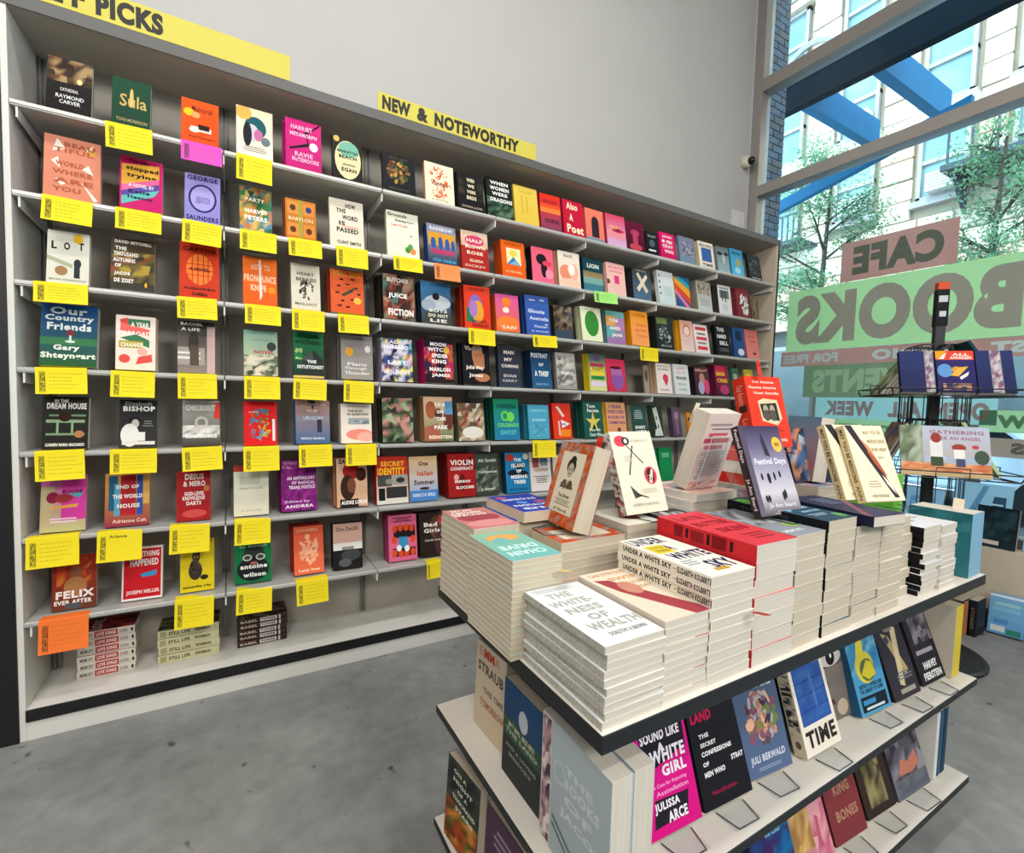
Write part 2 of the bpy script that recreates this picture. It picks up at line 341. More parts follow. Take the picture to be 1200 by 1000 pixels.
for j, (za, zb_) in enumerate(WZ):
    za += zz; zb_ += zz
    for y in WY:
        if not (2.0 < y < 9): continue
        f = MB(); a = .40; z0, z1 = za, zb_
        f.box(-.02, y - a, z0, .13, y - a + .07, z1).box(-.02, y + a - .07, z0, .13, y + a, z1).box(-.02, y - a, z1 - .08, .13, y + a, z1).box(-.02, y - a, z0, .13, y + a, z0 + .08).box(-.0, y - a, (z0 + z1) / 2 - .04, .13, y + a, (z0 + z1) / 2 + .04)
        fo = f.build('window', FRAME, bld)
        MB().box(.06, y - a + .05, z0 + .05, .10, y + a - .05, z1 - .05).build('pane', FGL, fo)
        MB().box(-.10, y - a - .08, z0 - .12, .13, y + a + .08, z0).build('sill', FRAME, fo)
        if (j, y) in ((0, 4.23), (0, 5.8), (1, 5.8)):
            ac = MB().color('d8d8d4').box(-.28, y - .3, z0 + .08, .08, y + .16, z0 + .42); ac.color('8a8a88')
            for q in range(5): ac.box(-.285, y - .26, z0 + .13 + q * .055, -.28, y + .12, z0 + .15 + q * .055)
            ac.build('air_conditioner', PRINT, fo, attr=True)
# stone courses between the windows: one block each
zc = 3.6; row = 0
while zc < 11.6:
    hgt = .42; cuts = [(2.2, 8.8)]
    for yy in WY:
        if any((za + zz - .14) < zc + hgt and zc < zb_ + zz + .02 for za, zb_ in WZ):
            nc_ = []
            for a_, b_ in cuts:
                if yy + .48 <= a_ or yy - .48 >= b_: nc_.append((a_, b_)); continue
                if yy - .48 - a_ > .1: nc_.append((a_, yy - .48))
                if b_ - yy - .48 > .1: nc_.append((yy + .48, b_))
            cuts = nc_
    for a_, b_ in cuts:
        k_ = max(1, round((b_ - a_) / (.62 if row % 2 else .8))); st = (b_ - a_) / k_
        for q in range(k_):
            o = MB().box(.0 + .04 * r2.random(), a_ + q * st + .012, zc + .012, .13, a_ + (q + 1) * st - .012, zc + hgt - .012).build('stone_block', STONE2 if (row % 6 == 1) else STONES[r2.randrange(3)], bld); bevel(o, .015, 1)
    zc += hgt; row += 1
for yy in WY[3:8]:
    for za, zb_ in WZ:
        MB().box(-.14, yy - .52, zb_ + zz + .02, .13, yy + .52, zb_ + zz + .2).build('lintel', STONES[2], bld)
# arched opening high on the facade, arches of dark stone
for (ya, zr) in ((6.9, 7.9),):
    m = MB(); ps = [(-.06, ya + .75 * math.cos(t * math.pi / 12), zr + zz + .75 * math.sin(t * math.pi / 12)) for t in range(13)]
    m.tube(ps, .07, 5); m.build('arch', FRAME, bld)
# fire escape balcony on the facade
fe = tag(empty('fire_escape', (FX - .9, 2.2, 5.72)), 'dark iron fire escape platform on the facade, cut by the frame', 'fire escape')
IRON = mat('dark_iron', '2c3440', .6, noise=.1)
MB().box(0, -1.0, 0, .9, 1.75, .10).build('platform', IRON, fe)
for q in range(9): MB().box(0, -1.0 + q * .33, .1, .03, -.97 + q * .33, .9).build('baluster', IRON, fe)
MB().box(0, -1.0, .9, .04, 1.75, .95).build('handrail', IRON, fe)
MB().prism([(.85, 1.6, 0), (.15, 1.6, 0), (.85, 1.6, -.6)], (0, .06, 0)).build('bracket', IRON, fe)
fe2 = tag(empty('iron_balcony', (FX - .8, 6.5, 5.2)), 'small iron balcony low on the facade near the brick pier', 'balcony')
MB().box(0, 0, 0, .8, .95, .07).build('platform', IRON, fe2)
for q in range(8): MB().box(0, q * .13, .07, .025, q * .13 + .025, .62).build('baluster', IRON, fe2)
MB().box(0, 0, .62, .03, .95, .66).build('handrail', IRON, fe2)
# steel canopy over the pavement
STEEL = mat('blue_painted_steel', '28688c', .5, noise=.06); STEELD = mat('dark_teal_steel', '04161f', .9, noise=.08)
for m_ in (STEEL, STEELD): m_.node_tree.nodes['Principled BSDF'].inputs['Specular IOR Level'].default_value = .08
cn = tag(empty('steel_canopy', (6.2, 0, 5.18)), 'dark blue steel canopy with deep beam and cross struts outside the window', 'canopy')
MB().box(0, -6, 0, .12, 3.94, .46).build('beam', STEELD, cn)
for y in (3.70, 2.90, .9, -1.0): MB().box(.12, y - .09, .0, 1.9, y + .03, .36).build('strut', STEEL, cn)
for y in (3.94,):
    MB().prism([(0, y, -1.12), (0, y, -1.26), (0, 2.0, -.86), (0, 2.0, -.72)], (.08, 0, 0)).build('brace', STEEL, cn)
# brick pier next to the storefront
BR = [mat('brick_dark', '3e4850', .85, noise=.15, scale=30), mat('brick_mid', '4c5660', .85, noise=.15, scale=30), mat('brick_brown', '54504e', .85, noise=.15, scale=30)]
pier = tag(empty('brick_pier', (4.62, 3.2, 0)), 'dark grey brick pier just outside the window beside the jamb', 'pier')
MB().box(.0, .015, -.1, .52, .9, 8).build('mortar_core', mat('mortar', '78808a', .95), pier)
zq = 1.9; k = 0; bm_full = {}
while zq < 6.6:
    x = 0.0 if k % 2 else -.11
    while x < .52:
        a = max(0, x) + .004; c = min(.52, x + .215) - .004
        if c - a > .03:
            key = (round(c - a, 3), k % 3)
            if key not in bm_full: bm_full[key] = MB().box(0, 0, 0, c - a, .03, .062).mesh('brick', BR[(k * 7 + int(x * 50)) % 3])
            o = obj('brick', bm_full[key], pier); o.location = (a, 0, zq)
        x += .22
    zq += .073; k += 1
# street trees
BARK = mat('bark', '4c4438', .9, noise=.2, scale=20)
LEAF = bpy.data.materials.new('leaves'); LEAF.use_nodes = True; nt = LEAF.node_tree; nt.nodes.clear()
o_ = nt.nodes.new('ShaderNodeOutputMaterial'); d_ = nt.nodes.new('ShaderNodeBsdfDiffuse'); t_ = nt.nodes.new('ShaderNodeBsdfTranslucent'); m_ = nt.nodes.new('ShaderNodeMixShader')
tc = nt.nodes.new('ShaderNodeTexCoord'); n = nt.nodes.new('ShaderNodeTexNoise'); n.inputs['Scale'].default_value = 4; r = nt.nodes.new('ShaderNodeValToRGB')
nt.links.new(tc.outputs['Object'], n.inputs['Vector']); r.color_ramp.elements[0].color = hexc('4c7c60'); r.color_ramp.elements[1].color = hexc('98bc8c'); nt.links.new(n.outputs['Fac'], r.inputs['Fac'])
for q in (d_, t_): nt.links.new(r.outputs['Color'], q.inputs[0])
m_.inputs[0].default_value = .4; nt.links.new(d_.outputs[0], m_.inputs[1]); nt.links.new(t_.outputs[0], m_.inputs[2]); nt.links.new(m_.outputs[0], o_.inputs[0])
def tree(x, y, h0, h1, spread, nleaf, label, seed):
    r = random.Random(seed); t = tag(empty('street_tree', (x, y, -.05)), label, 'tree', 'street trees outside the window')
    m = MB(); m.tube([(0, 0, 0), (.05, .03, h0 * .5), (.0, .0, h0), (.05, -.05, h1)], .09, 7, .015); lv = MB()
    for i in range(16):
        zb = h0 * .75 + (h1 - h0 * .7) * i / 16; a = r.uniform(0, 6.28); L = spread * (1 - .5 * i / 16) * r.uniform(.6, 1.1)
        p0 = Vector((0, 0, zb)); p1 = p0 + Vector((math.cos(a) * L * .5, math.sin(a) * L * .5, L * .35)); p2 = p0 + Vector((math.cos(a) * L, math.sin(a) * L, L * .55))
        m.tube([p0, p1, p2], .022, 5, .006)
        cls = [p0.lerp(p2, r.uniform(.3, 1.1)) + Vector([r.gauss(0, .13) for _ in range(3)]) for _ in range(7)]
        for c_ in cls: m.tube([p0.lerp(p2, .35), c_], .006, 4, .003)
        for j in range(nleaf // 16):
            cl_ = cls[r.randrange(7)]; q = cl_ + Vector([r.gauss(0, .10) for _ in range(3)]); s = r.uniform(.018, .042)
            u = Vector([r.gauss(0, 1) for _ in range(3)]).normalized(); v = u.orthogonal().normalized()
            lv.poly([q - u * s, q - v * s * .5, q + u * s, q + v * s * .5])
    m.build('trunk', BARK, t); tag(lv.build('leaves', LEAF, t), kind='stuff')
tree(8.2, 4.35, 3.2, 5.4, 1.25, 11000, 'slender leafy street tree behind the CAFE sign', 5)
tree(8.6, 2.45, 3.4, 5.0, .9, 6000, 'small leafy street tree at the window edge beyond the BOOKS sign', 9)

# street level across the road: shop windows and parked cars
SW = mat('shop_glass', '505c58', .4, noise=.4, scale=.8)
for k, y in enumerate((-1.5, .6, 2.7, 4.8, 6.9)):
    f = MB().box(.02, y - .95, .5, .14, y + .95, 2.9).build('shop_window', FRAME, bld); MB().box(-.0, y - .85, .6, .05, y + .85, 2.8).build('pane', SW, f)
CARG = mat('car_glass', '101c24', .1); TYRE = mat('tyre', '0c0c0e', .8)
def car(x, y, col, label):
    c = tag(empty('parked_car', (x, y, -.12), (0, 0, 0)), label, 'car', 'parked cars')
    P = [(-2.1, .35), (-2.15, .75), (-1.5, .9), (-.9, 1.38), (.7, 1.40), (1.5, .95), (2.1, .85), (2.15, .4)]
    o = MB().prism([(-.85, p[0], p[1]) for p in P], (1.7, 0, 0)).build('body', mat('car_paint_' + label.split()[0], col, .25, noise=.02), c); bevel(o, .06, 2)
    for s_ in (-.857, .847): MB().prism([(s_, -1.25, .95), (s_, -.85, 1.30), (s_, .62, 1.32), (s_, 1.2, .97)], (.01, 0, 0)).build('side_window', CARG, c)
    for yy in (-1.35, 1.35):
        for s_ in (-.87, .67): MB().tube([(s_, yy, .33), (s_ + .2, yy, .33)], .33, 16).build('wheel', TYRE, c)
    return c
car(9.9, 3.2, 'c8d8e0', 'silver parked car across the street, seen below the signs')
car(9.9, 8.2, '2c5878', 'blue parked car across the street beside the bookcase end')
car(9.9, -1.8, '384048', 'dark parked car across the street at the frame edge')
# ------------------------------------------------------------------ bookcase
LAM = mat('white_laminate_shaded', 'b4ada1', .55, noise=.02, scale=4)  # white laminate toned down: the shade inside the case is in this colour
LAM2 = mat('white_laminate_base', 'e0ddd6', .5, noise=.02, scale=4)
SHM = mat('shelf_metal', 'c4c4c0', .38, metal=.25, noise=.02, scale=6)
FASC = mat('grey_edge_band', '5a5a58', .5, noise=.03)
BLK = mat('black_edge', '0c0d10', .45, noise=.05)
XL, XR, YF, YB = -.694, 4.0, 2.5, 2.83
ZS = [2.4167, 2.0945, 1.7695, 1.4465, 1.1253, 0.7917, 0.4628]
BAYS = [-.694, -.024, .662, 1.31, 1.968, 2.62, 3.26, 4.0]
bc = tag(empty('bookcase', ((XL + XR) / 2, YF, 0)), 'long wall bookcase with white panels, metal shelves and a black base edge', 'bookcase')
ox = (XL + XR) / 2
def cab(name, x0, y0, z0, x1, y1, z1, m, bv=.002):
    o = MB().box(x0 - ox, y0 - YF, z0, x1 - ox, y1 - YF, z1).build(name, m, bc)
    return bevel(o, bv) if bv else o
ZT0, ZT1 = 2.752, 2.80
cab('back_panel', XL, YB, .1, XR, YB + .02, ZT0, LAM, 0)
cab('side_panel', XL - .02, YF + .001, .0, XL, YB + .02, ZT1, LAM2)
cab('side_panel', XR, YF + .001, .0, XR + .03, YB + .02, ZT1, mat('beige_side', 'c0b4a0', .6, noise=.03))
cab('end_post', XL - .075, YF - .004, 0, XL - .02, YB + .02, ZT1, BLK)
cab('end_edge', XR + .03, YF - .004, 0, XR + .045, YB + .02, ZT1, BLK)
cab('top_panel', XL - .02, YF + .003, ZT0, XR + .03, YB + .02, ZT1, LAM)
cab('front_band', XL - .02, YF - .004, ZT0, XR + .03, YF + .003, ZT1, FASC)
cab('base_panel', XL, YF, .100, XR, YB, .126, LAM2)
cab('base_edge', XL, YF - .008, .078, XR, YF, .126, BLK)
cab('plinth', XL, YF + .0, 0, XR, YF + .03, .078, LAM2)
for i in range(7):
    for z in ZS:
        a, c = BAYS[i] + .002, BAYS[i + 1] - .002
        o = MB().box(a - ox, .0, z - .011, c - ox, .30, z + .008).box(a - ox, -.004, z - .006, c - ox, .0, z + .009).build('shelf', SHM, bc); bevel(o, .0015, 1)
for i, x in enumerate(BAYS):
    x = min(max(x, XL + .02), XR - .02)
    u = MB().box(x - ox - .014, YB - .018 - YF, .126, x - ox - .005, YB - YF, ZT0).box(x - ox + .005, YB - .018 - YF, .126, x - ox + .014, YB - YF, ZT0).box(x - ox - .006, YB - .006 - YF, .126, x - ox + .006, YB - YF, ZT0)
    u.build('upright', mat('upright_metal', '8a8884', .4, metal=.4), bc)
    for z in ZS:
        MB().prism([(x - ox - .003, .004, z - .012), (x - ox - .003, .004, z - .05), (x - ox - .003, .31, z - .062), (x - ox - .003, .31, z - .012)], (.006, 0, 0)).build('bracket', mat('bracket_white', 'e0e0dc', .4), bc)
# yellow header boards standing on the bookcase top edge
def header(x0, x1, z0, z1, words, label):
    o = empty('header_sign', (x0, YF - .004, z0)); tag(o, label, 'sign', 'yellow header boards on the bookcase')
    m = MB().box(0, 0, 0, x1 - x0, .006, z1 - z0).build('board', mat('yellow_board', 'd2c64e', .6, noise=.02), o)
    hh = (z1 - z0) * .76; zb = (z1 - z0 - hh) / 2
    for text, tx0, tx1 in words:
        TV, TF, asp = text_shape(text, True, True); l = MB(); n = 0
        l.v += [(tx0 - x0 + (tx1 - tx0) * u, -.0006, zb + hh * v) for u, v in TV]
        for f in TF: l.f.append(tuple(n + q for q in f)); l.c.append([l.col] * len(f))
        l.build('lettering', mat('black_lettering', '141210', .6), o)
header(-.765, .237, 2.8005, 2.908, [('STAFF', -.705, -.475), ('PICKS', -.443, -.232)], 'yellow board reading STAFF PICKS above the bookcase, cut by the frame')
header(.634, 1.565, 2.8005, 2.890, [('NEW', .655, .800), ('&', .835, .895), ('NOTEWORTHY', .930, 1.447)], 'yellow board reading NEW AND NOTEWORTHY above the bookcase')
# ------------------------------------------------------------------ books on the bookcase, each a thing of its own
ROWN = ['top', 'second', 'third', 'fourth', 'fifth', 'sixth', 'seventh']
SHELF_BOOKS = '''
1|-0.6|0.133|0.22|25|0|black paperback with tan sunset band|181312|b 181512 100c0c;n 0 55 100 45 6 4 a68a62 6f4a2c 3a2a20 2a1c14;e 72 62 6 5 ffd890;t 50 42 40 6 e0e0e0 CATHEDRAL;t 52 24 62 17 e8e8e8 RAYMOND/CARVER
1|-0.407|0.125|0.21|28|0|green hardcover with gold script title|12402a|b 15482f 0f3a26;t 55 55 70 26 c9a860 Sula;e 50 62 5 20 d8b870;t 52 14 80 7 b0a070 TONI MORRISON
1|-0.178|0.135|0.204|20|0|orange paperback with yellow sun disc|d0490e|b e8550f e04a0e;t 55 80 55 13 5a1408 Memorial;e 20 70 14 9 ffc21e;e 38 66 12 7 f0a060;r 25 30 55 10 f2e4d0;r 45 34 30 12 241010;e 35 32 14 6 f8e8d8;t 55 16 70 6 5a1408 Bryan Washington
1|0.024|0.145|0.237|20|0|cream novel with teal haired portrait|d8cdb0|b e6d9b6 ece6d8;e 52 62 30 22 155862;e 42 50 20 18 c8c4d0;e 60 48 12 12 c46a9a;e 30 46 12 24 181c24;e 80 38 13 9 6a7880;e 20 88 22 14 e6b052;l 50 18 80 12 3 8a8478
1|0.222|0.156|0.243|40|1|magenta paperback with black cracked lines|b0146c|b d4207c c01a74;p 10 90 45 70 95 100 96 96 46 66 12 86 150a10;p 10 40 60 55 50 90 54 90 66 50 12 36 150a10;T 45 84 60 9 f0b0d0 HARRIET;T 50 70 75 8 f0c0d8 METAMORPH;T 50 30 50 9 f0b0d0 RAVIE;T 55 19 75 9 f0b0d0 McTEMOORE;e 78 50 12 9 f2e8e8
1|0.428|0.141|0.227|25|0|black novel with pale teal oval|1a1812|b 26221a 1a1812;e 52 48 44 44 e0d8a8;e 55 72 34 18 78b8a0;e 15 92 10 7 d8b868;T 52 66 70 7 2a2a20 MANHATTAN;T 52 54 60 8 2a2a20 BEACH;T 55 36 44 6 5a4a30 JENNIFER;T 55 25 50 9 2a2a20 EGAN
1|0.672|0.171|0.213|25|0|black novel with dark floral wreath|14161c|b 16181e 101218;c 50 54 32 30 60 5a3a22 8a6a38 6a2a1c c09040 3a4a2c;t 50 90 60 6 504a3c OUR LADY;t 50 10 60 6 504a3c MISSING
1|0.899|0.167|0.225|25|0|cream novel with orange torn clouds|d8a070|b efe2c8 efe2c8;c 50 78 30 14 22 e8602a f06a3a e05020;c 55 50 32 13 22 e8602a f06a3a e05020;c 50 24 32 11 22 f06a3a e8602a;t 50 50 60 12 6a2410 Vanessa;t 50 8 60 4 8a8070 A NOVEL
1|1.091|0.158|0.223|35|1|black novel with stacked cream title|17161a|b 1e1c20 121114;T 52 82 30 10 e8dcb8 WHEN;T 52 66 26 9 e8dcb8 WE;T 52 50 34 9 e8dcb8 WERE;T 52 34 38 10 e8dcb8 BIRDS;t 52 9 80 6 c0b090 AYANNA LLOYD;n 5 40 20 40 2 4 40382c 24201c;n 78 30 20 50 2 5 38342c 1a181c
1|1.272|0.168|0.242|30|0|black novel with green dragon foliage|141c1a|b 18201e 101614;n 0 0 100 50 6 6 20382c 3a5844 16241e 5a7a60;T 50 88 70 9 f0f0e8 WHEN;T 50 74 74 10 f0f0e8 WOMEN;T 50 60 60 9 f0f0e8 WERE;T 55 44 85 10 f0f0e8 DRAGONS
1|1.454|0.166|0.241|30|0|plain pale yellow embossed novel|d8b840|b e2c658 dcbc48;r 30 25 6 50 cfae3c;r 50 30 6 45 cfae3c;t 50 85 60 7 b89830 YELLOW
1|1.636|0.149|0.23|25|0|red to violet sunset gradient novel|b82020|b e83018 7c4060;r 0 48 100 14 f0803a;r 0 62 100 10 f05028;T 55 26 70 12 28203c HORSE;t 50 80 70 8 701a10 GERALDINE
1|1.81|0.165|0.235|25|0|crimson novel with large cream script title|b01838|b c81c40 c01838;T 45 84 55 20 f6e6c4 Also;T 38 52 18 20 f6e6c4 A;T 55 20 80 24 f6e6c4 Poet
1|1.987|0.152|0.217|25|0|coral novel with dark arched doorway|d86a58|b f08068 e87868;r 32 12 40 45 2a2630;e 52 58 20 20 2a2630;r 0 0 100 10 7a8ca0
1|2.164|0.169|0.224|25|0|pink and lilac novel with fish shapes|c83858|b d84060 d8b0d8;r 0 25 100 25 e890a0;e 60 50 30 6 c02848;e 40 60 26 5 e8a078;e 60 52 10 5 70203c
1|2.336|0.168|0.206|35|0|dark magenta novel with dancing figure|4a1228|b 6a1838 400c20;e 50 62 24 12 a83868;e 50 40 14 30 b84060;e 50 12 34 12 c04458
1|2.521|0.116|0.17|30|0|narrow black novel with white horse|14181c|b 181e24 101418;T 50 80 70 10 a0a8a8 TRUST;e 50 50 24 16 506068;r 20 16 60 7 e0e8e8
1|2.665|0.157|0.198|25|0|hot pink paperback with white brush letters|b8145c|b e0186c c81460;T 50 84 60 12 f6e8ec JOAN;T 50 66 70 12 f6e8ec IS;T 50 48 70 14 f6e8ec OKAY;T 55 28 60 12 f6e8ec WEIKE
1|2.863|0.172|0.207|20|0|grey blue flowered novel|687890|b 7a8098 7890a8;n 20 30 70 50 5 6 8888a0 a8a8b8 505870 707088
1|3.079|0.172|0.209|30|1|cream novel with blue panel|cabb96|b ece6d8 ece6d8;r 18 25 66 52 3c62a8;T 50 86 80 11 585048 BOOKS;T 52 12 70 12 484440 TIME
1|3.295|0.143|0.213|20|0|silver novel with woman's eyes|7a8488|b 6a7478 98b8c0;e 25 72 22 7 202830;e 78 74 18 7 202830;e 55 52 10 20 b8c8cc
1|3.463|0.16|0.226|20|0|sky blue novel with yellow hand|2c78a8|b 3a98c8 58b8e0;T 50 84 70 12 103048 HOW;e 60 50 18 16 b0a868;e 50 20 24 12 a0e0f4
1|3.693|0.172|0.218|25|0|black novel in the corner with silver x|1c2226|b 2a3236 1a2024;n 10 20 80 60 5 5 30383c 58686c 202828;r 20 6 70 4 a8b8bc
2|-0.613|0.167|0.25|35|1|peach hardcover with white torn paper flowers|c87a62|b d98a70 d48468;p 22 96 38 80 14 74 f2e4d4;p 12 58 28 48 24 66 f2e4d4;p 78 60 88 44 66 52 f2e4d4;p 72 86 88 96 80 78 f0d8b8;p 66 30 96 4 88 2 f2e4d4;p 20 30 44 26 30 20 f2e4d4;e 84 82 8 5 d8a040;T 62 88 55 8 b05a3c BEAU;T 52 78 70 8 b05a3c TIFUL;T 45 56 50 8 b05a3c WORLD;T 50 42 70 8 b05a3c WHERE;T 52 28 70 8 b05a3c ARE;T 40 14 50 8 b05a3c YOU
2|-0.385|0.14|0.223|60|1|magenta paperback with slanted wave lettering|b0105c|b d8206c c0186a;p 4 20 92 60 92 92 4 84 e8b040;p 4 20 92 50 92 66 4 44 e86a9a;p 4 12 92 40 92 56 4 32 58489c;p 4 6 80 30 92 44 4 22 60b8b0;T 50 92 60 8 2a1418 The year I;T 52 78 76 10 2a1418 stopped;T 50 64 70 10 2a1418 trying;t 50 46 60 7 f0e8f0 A NOVEL BY;T 45 34 50 7 20184c Katie;T 48 22 60 8 20184c Heaney
2|-0.169|0.13|0.217|20|0|lavender paperback with moon portrait|6a62a8|b 9a94d4 8a84c8;T 50 92 86 10 2c2468 GEORGE;e 50 50 40 30 2c2468;e 50 50 34 26 a8a0dc;t 50 46 40 14 5a529c LIBERATION;T 50 8 90 10 2c2468 SAUNDERS
2|0.036|0.13|0.21|30|0|patchwork forest green and gold paperback|3a6838|n 0 0 100 100 6 8 3a7848 c8a048 487858 d8b868 285838 5a8aa0 c87838;T 48 72 60 9 f4e8c8 PARTY;T 52 46 70 9 f4f4e8 HARVEY;T 50 30 70 10 f4f4e8 PETERS
2|0.223|0.134|0.194|45|1|golden brown paperback with leaf squares|a85a20|b cc7828 c07024;r 6 62 36 32 e09040;r 58 62 36 32 d88a3c;r 6 6 36 32 e09040;r 58 6 36 32 d88a3c;r 42 0 14 100 a89a38;e 24 78 10 8 5a3418;e 76 78 10 8 28406c;e 24 22 10 8 5a3418;e 76 22 10 8 5a3418;t 50 50 80 9 f0e0b0 BABYLON
2|0.419|0.163|0.25|30|0|cream hardcover with black stepped title|c0b49c|b e6decc e2dac6;T 62 88 30 10 1c1a18 HOW;T 34 76 28 9 1c1a18 THE;T 60 63 46 10 1c1a18 WORD;T 36 50 18 9 1c1a18 IS;T 52 36 64 10 1c1a18 PASSED;T 55 10 70 7 1c1a18 CLINT SMITH;r 36 42 50 4 e8b0a0
2|0.699|0.172|0.25|30|0|ivory hardcover with small clover sprig|cfcfa8|b eeeed8 e8e8d0;T 34 92 60 7 4a4a40 Grounds;T 58 80 60 7 4a4a40 keeping;T 40 70 50 6 d86050 Lee Cole;e 64 18 9 7 4a8a3c;e 80 16 9 7 e08a50;e 72 26 8 6 5a9a4c;e 76 50 3 2 506878
2|0.921|0.172|0.229|25|1|multicoloured rainbow novel with figures|28407c|b 9aa0b8 20304c;T 50 90 80 10 eeeef4 RAINBOW;r 4 46 92 34 d89c30;e 20 52 9 14 2c58a0;e 45 52 8 18 2c58a0;e 68 52 8 16 2c58a0;e 88 52 7 14 2c58a0;T 52 32 80 14 d81c5c RAINBOW;T 55 10 80 8 40a8d8 LYDIA CONKLIN
2|1.119|0.166|0.23|30|0|red novel with pink rose and cream letters|a02828|b e8d0b8 a02020;e 50 76 36 14 d04070;r 0 0 100 60 a82824;T 50 76 60 9 f4dcc8 HALF;T 52 60 74 9 f4dcc8 BLOWN;T 50 44 60 9 f4dcc8 ROSE;T 55 24 50 7 e8c8b0 ELISSA;t 50 10 76 6 e8c8b0 DICKEY
2|1.377|0.163|0.224|30|2|orange paperback with blue mountain window|d04a14|b e8681c e45c18;r 22 34 60 46 f4e8b8;e 50 66 16 10 f8d050;p 22 34 50 56 82 34 3a78b0;p 30 34 60 48 82 34 78b0d0;t 50 90 70 7 8a2408 OCEAN;t 50 14 70 7 f8c890 A NOVEL
2|1.585|0.161|0.221|30|1|pink and black novel with masked face|18161a|b e8607c e86888;e 45 66 24 16 1a1a20;e 55 40 14 26 1a1a20;e 70 56 22 8 d8405c;e 78 26 18 14 f090a8
2|1.783|0.171|0.231|30|2|cream paperback with coral watercolour|c89070|b ece4d4 f0d8c4;e 35 40 30 22 e89070;e 70 44 22 24 f0b8a0;e 60 50 16 16 f8f0e8;e 50 12 50 12 f0c8b0;T 48 88 40 8 707070 BLACK
2|1.981|0.167|0.219|30|2|navy to gold seascape novel|12303c|b 143c48 c8a868;r 0 60 100 40 14404c;r 0 20 100 22 7aa8a0;r 0 0 100 22 407890;T 52 78 60 14 e0e8e0 LION
2|2.184|0.169|0.225|30|0|pale pink paperback with hot pink square|e0b0a8|b f0c0b4 ecc0b8;r 40 36 26 26 e04078;T 50 86 80 8 e07080 SECRETS;T 50 74 70 7 e07080 HAPPINESS;e 6 40 10 8 703820
2|2.417|0.172|0.228|30|2|dark novel with crossed paper strips|2a2a2c|b 34322e 50708c;p 22 80 34 86 84 30 70 22 d8ccb0;p 76 84 84 74 32 24 20 34 e4d8c0;t 50 92 60 6 a0a090 OTHER PEOPLE
2|2.671|0.171|0.25|30|0|white novel with black moon phases spine|d4d8d8|b dce4e4 c8dce0;e 12 84 4 4 202428;e 12 66 4 4 202428;e 12 48 4 4 202428;e 12 30 4 4 202428;l 58 40 60 30 5 b0c4c8
2|2.845|0.156|0.231|20|0|rainbow wave striped novel|d89030|b 2868a0 20507c;p 0 100 0 78 100 30 100 64 e8a030;p 0 78 0 60 100 10 100 32 d84828;p 0 60 0 44 70 0 98 0 e07898;p 30 100 100 78 100 60 0 96 38a0a8;p 0 40 0 20 40 0 60 0 2c58a8
2|3.084|0.172|0.235|30|1|grey city print novel|8a8478|b a8a094 c8d0d0;n 10 55 80 40 6 4 8a8478 b0a898 605c54 a09888;l 50 28 80 24 5 909898
2|3.331|0.156|0.236|30|2|white novel with dark reeds photo|3a3834|b e0e0dc d8dce0;r 14 55 70 28 687074;r 30 45 8 38 202428;r 52 42 8 40 202428;e 50 24 24 12 c8ccd0;T 50 90 70 7 383c40 NOTES
2|3.566|0.165|0.249|30|1|maroon novel with white bouquet|7a3038|b 8a3840 7a3038;c 60 44 30 36 50 e8f0ec d8e8e0 b8c8c0
2|3.746|0.101|0.203|20|0|thin brown leafy novel|5a4a3c|b 7a6a58 54463a;n 0 0 100 100 4 6 6a5a48 8a7a60 4a3c30
3|-0.61|0.125|0.212|30|0|white paperback with three spaced black letters|b4b0a0|b dedcd0 d8d6c8;T 16 72 13 15 1c1a1c L;T 46 72 15 15 1c1a1c O;T 80 74 13 15 1c1a1c T;e 72 88 12 9 e8b828;p 0 52 60 38 60 30 0 44 a8b090;e 34 24 15 9 a07850;r 64 12 14 28 2a3038;e 72 40 9 9 2a3038;t 50 7 86 4 686860 BRYAN WASHINGTON
3|-0.419|0.144|0.22|40|1|dark landscape paperback with white block title|3a3224|b 4a3c2c 38362e;n 0 15 100 60 6 6 6a5a30 a89038 3a382c 584828 8a4a30;T 50 93 84 6 e8e4dc DAVID MITCHELL;T 22 80 26 7 f0ece4 THE;T 34 69 56 8 f0ece4 THOUSAND;T 30 57 50 8 f0ece4 AUTUMNS;T 16 46 14 7 f0ece4 OF;T 26 30 36 8 f0ece4 JACOB;T 30 17 44 8 f0ece4 DE ZOET;e 80 12 3 5 e8b020
3|-0.189|0.146|0.25|30|0|red paperback with orange circular grid|a82a14|b cc3a18 c83618;e 50 52 34 28 f08030;r 18 60 64 2 cc3a18;r 18 50 64 2 cc3a18;r 18 40 64 2 cc3a18;r 30 22 3 60 cc3a18;r 44 22 3 60 cc3a18;r 58 22 3 60 cc3a18;r 70 22 3 60 cc3a18;T 50 52 50 6 30100c A NOVEL;T 50 88 84 7 70140c CAPTIVE;T 50 16 80 6 30100c ALEJANDRO;T 50 7 40 6 30100c ZAMBRA
3|0.049|0.139|0.225|20|0|orange paperback with knife and white title|c85818|b e86c1c e05c18;T 52 80 56 12 f0b890 HOW TO;T 50 56 94 15 f4c8a0 PRONOUNCE;T 45 36 46 13 f4c8a0 KNIFE;p 46 96 52 96 56 20 48 10 e4d8d0;e 84 34 11 7 e8901c
3|0.249|0.129|0.229|30|0|cream paperback with scattered ink bird|b8b4a0|b dcd8c4 d8d2c0;T 50 78 60 7 6a6458 HEART;T 52 66 70 8 6a6458 BERRIES;c 50 44 28 20 26 28241f 4a443a 6c6458;t 50 12 76 6 504a40 MAILHOT
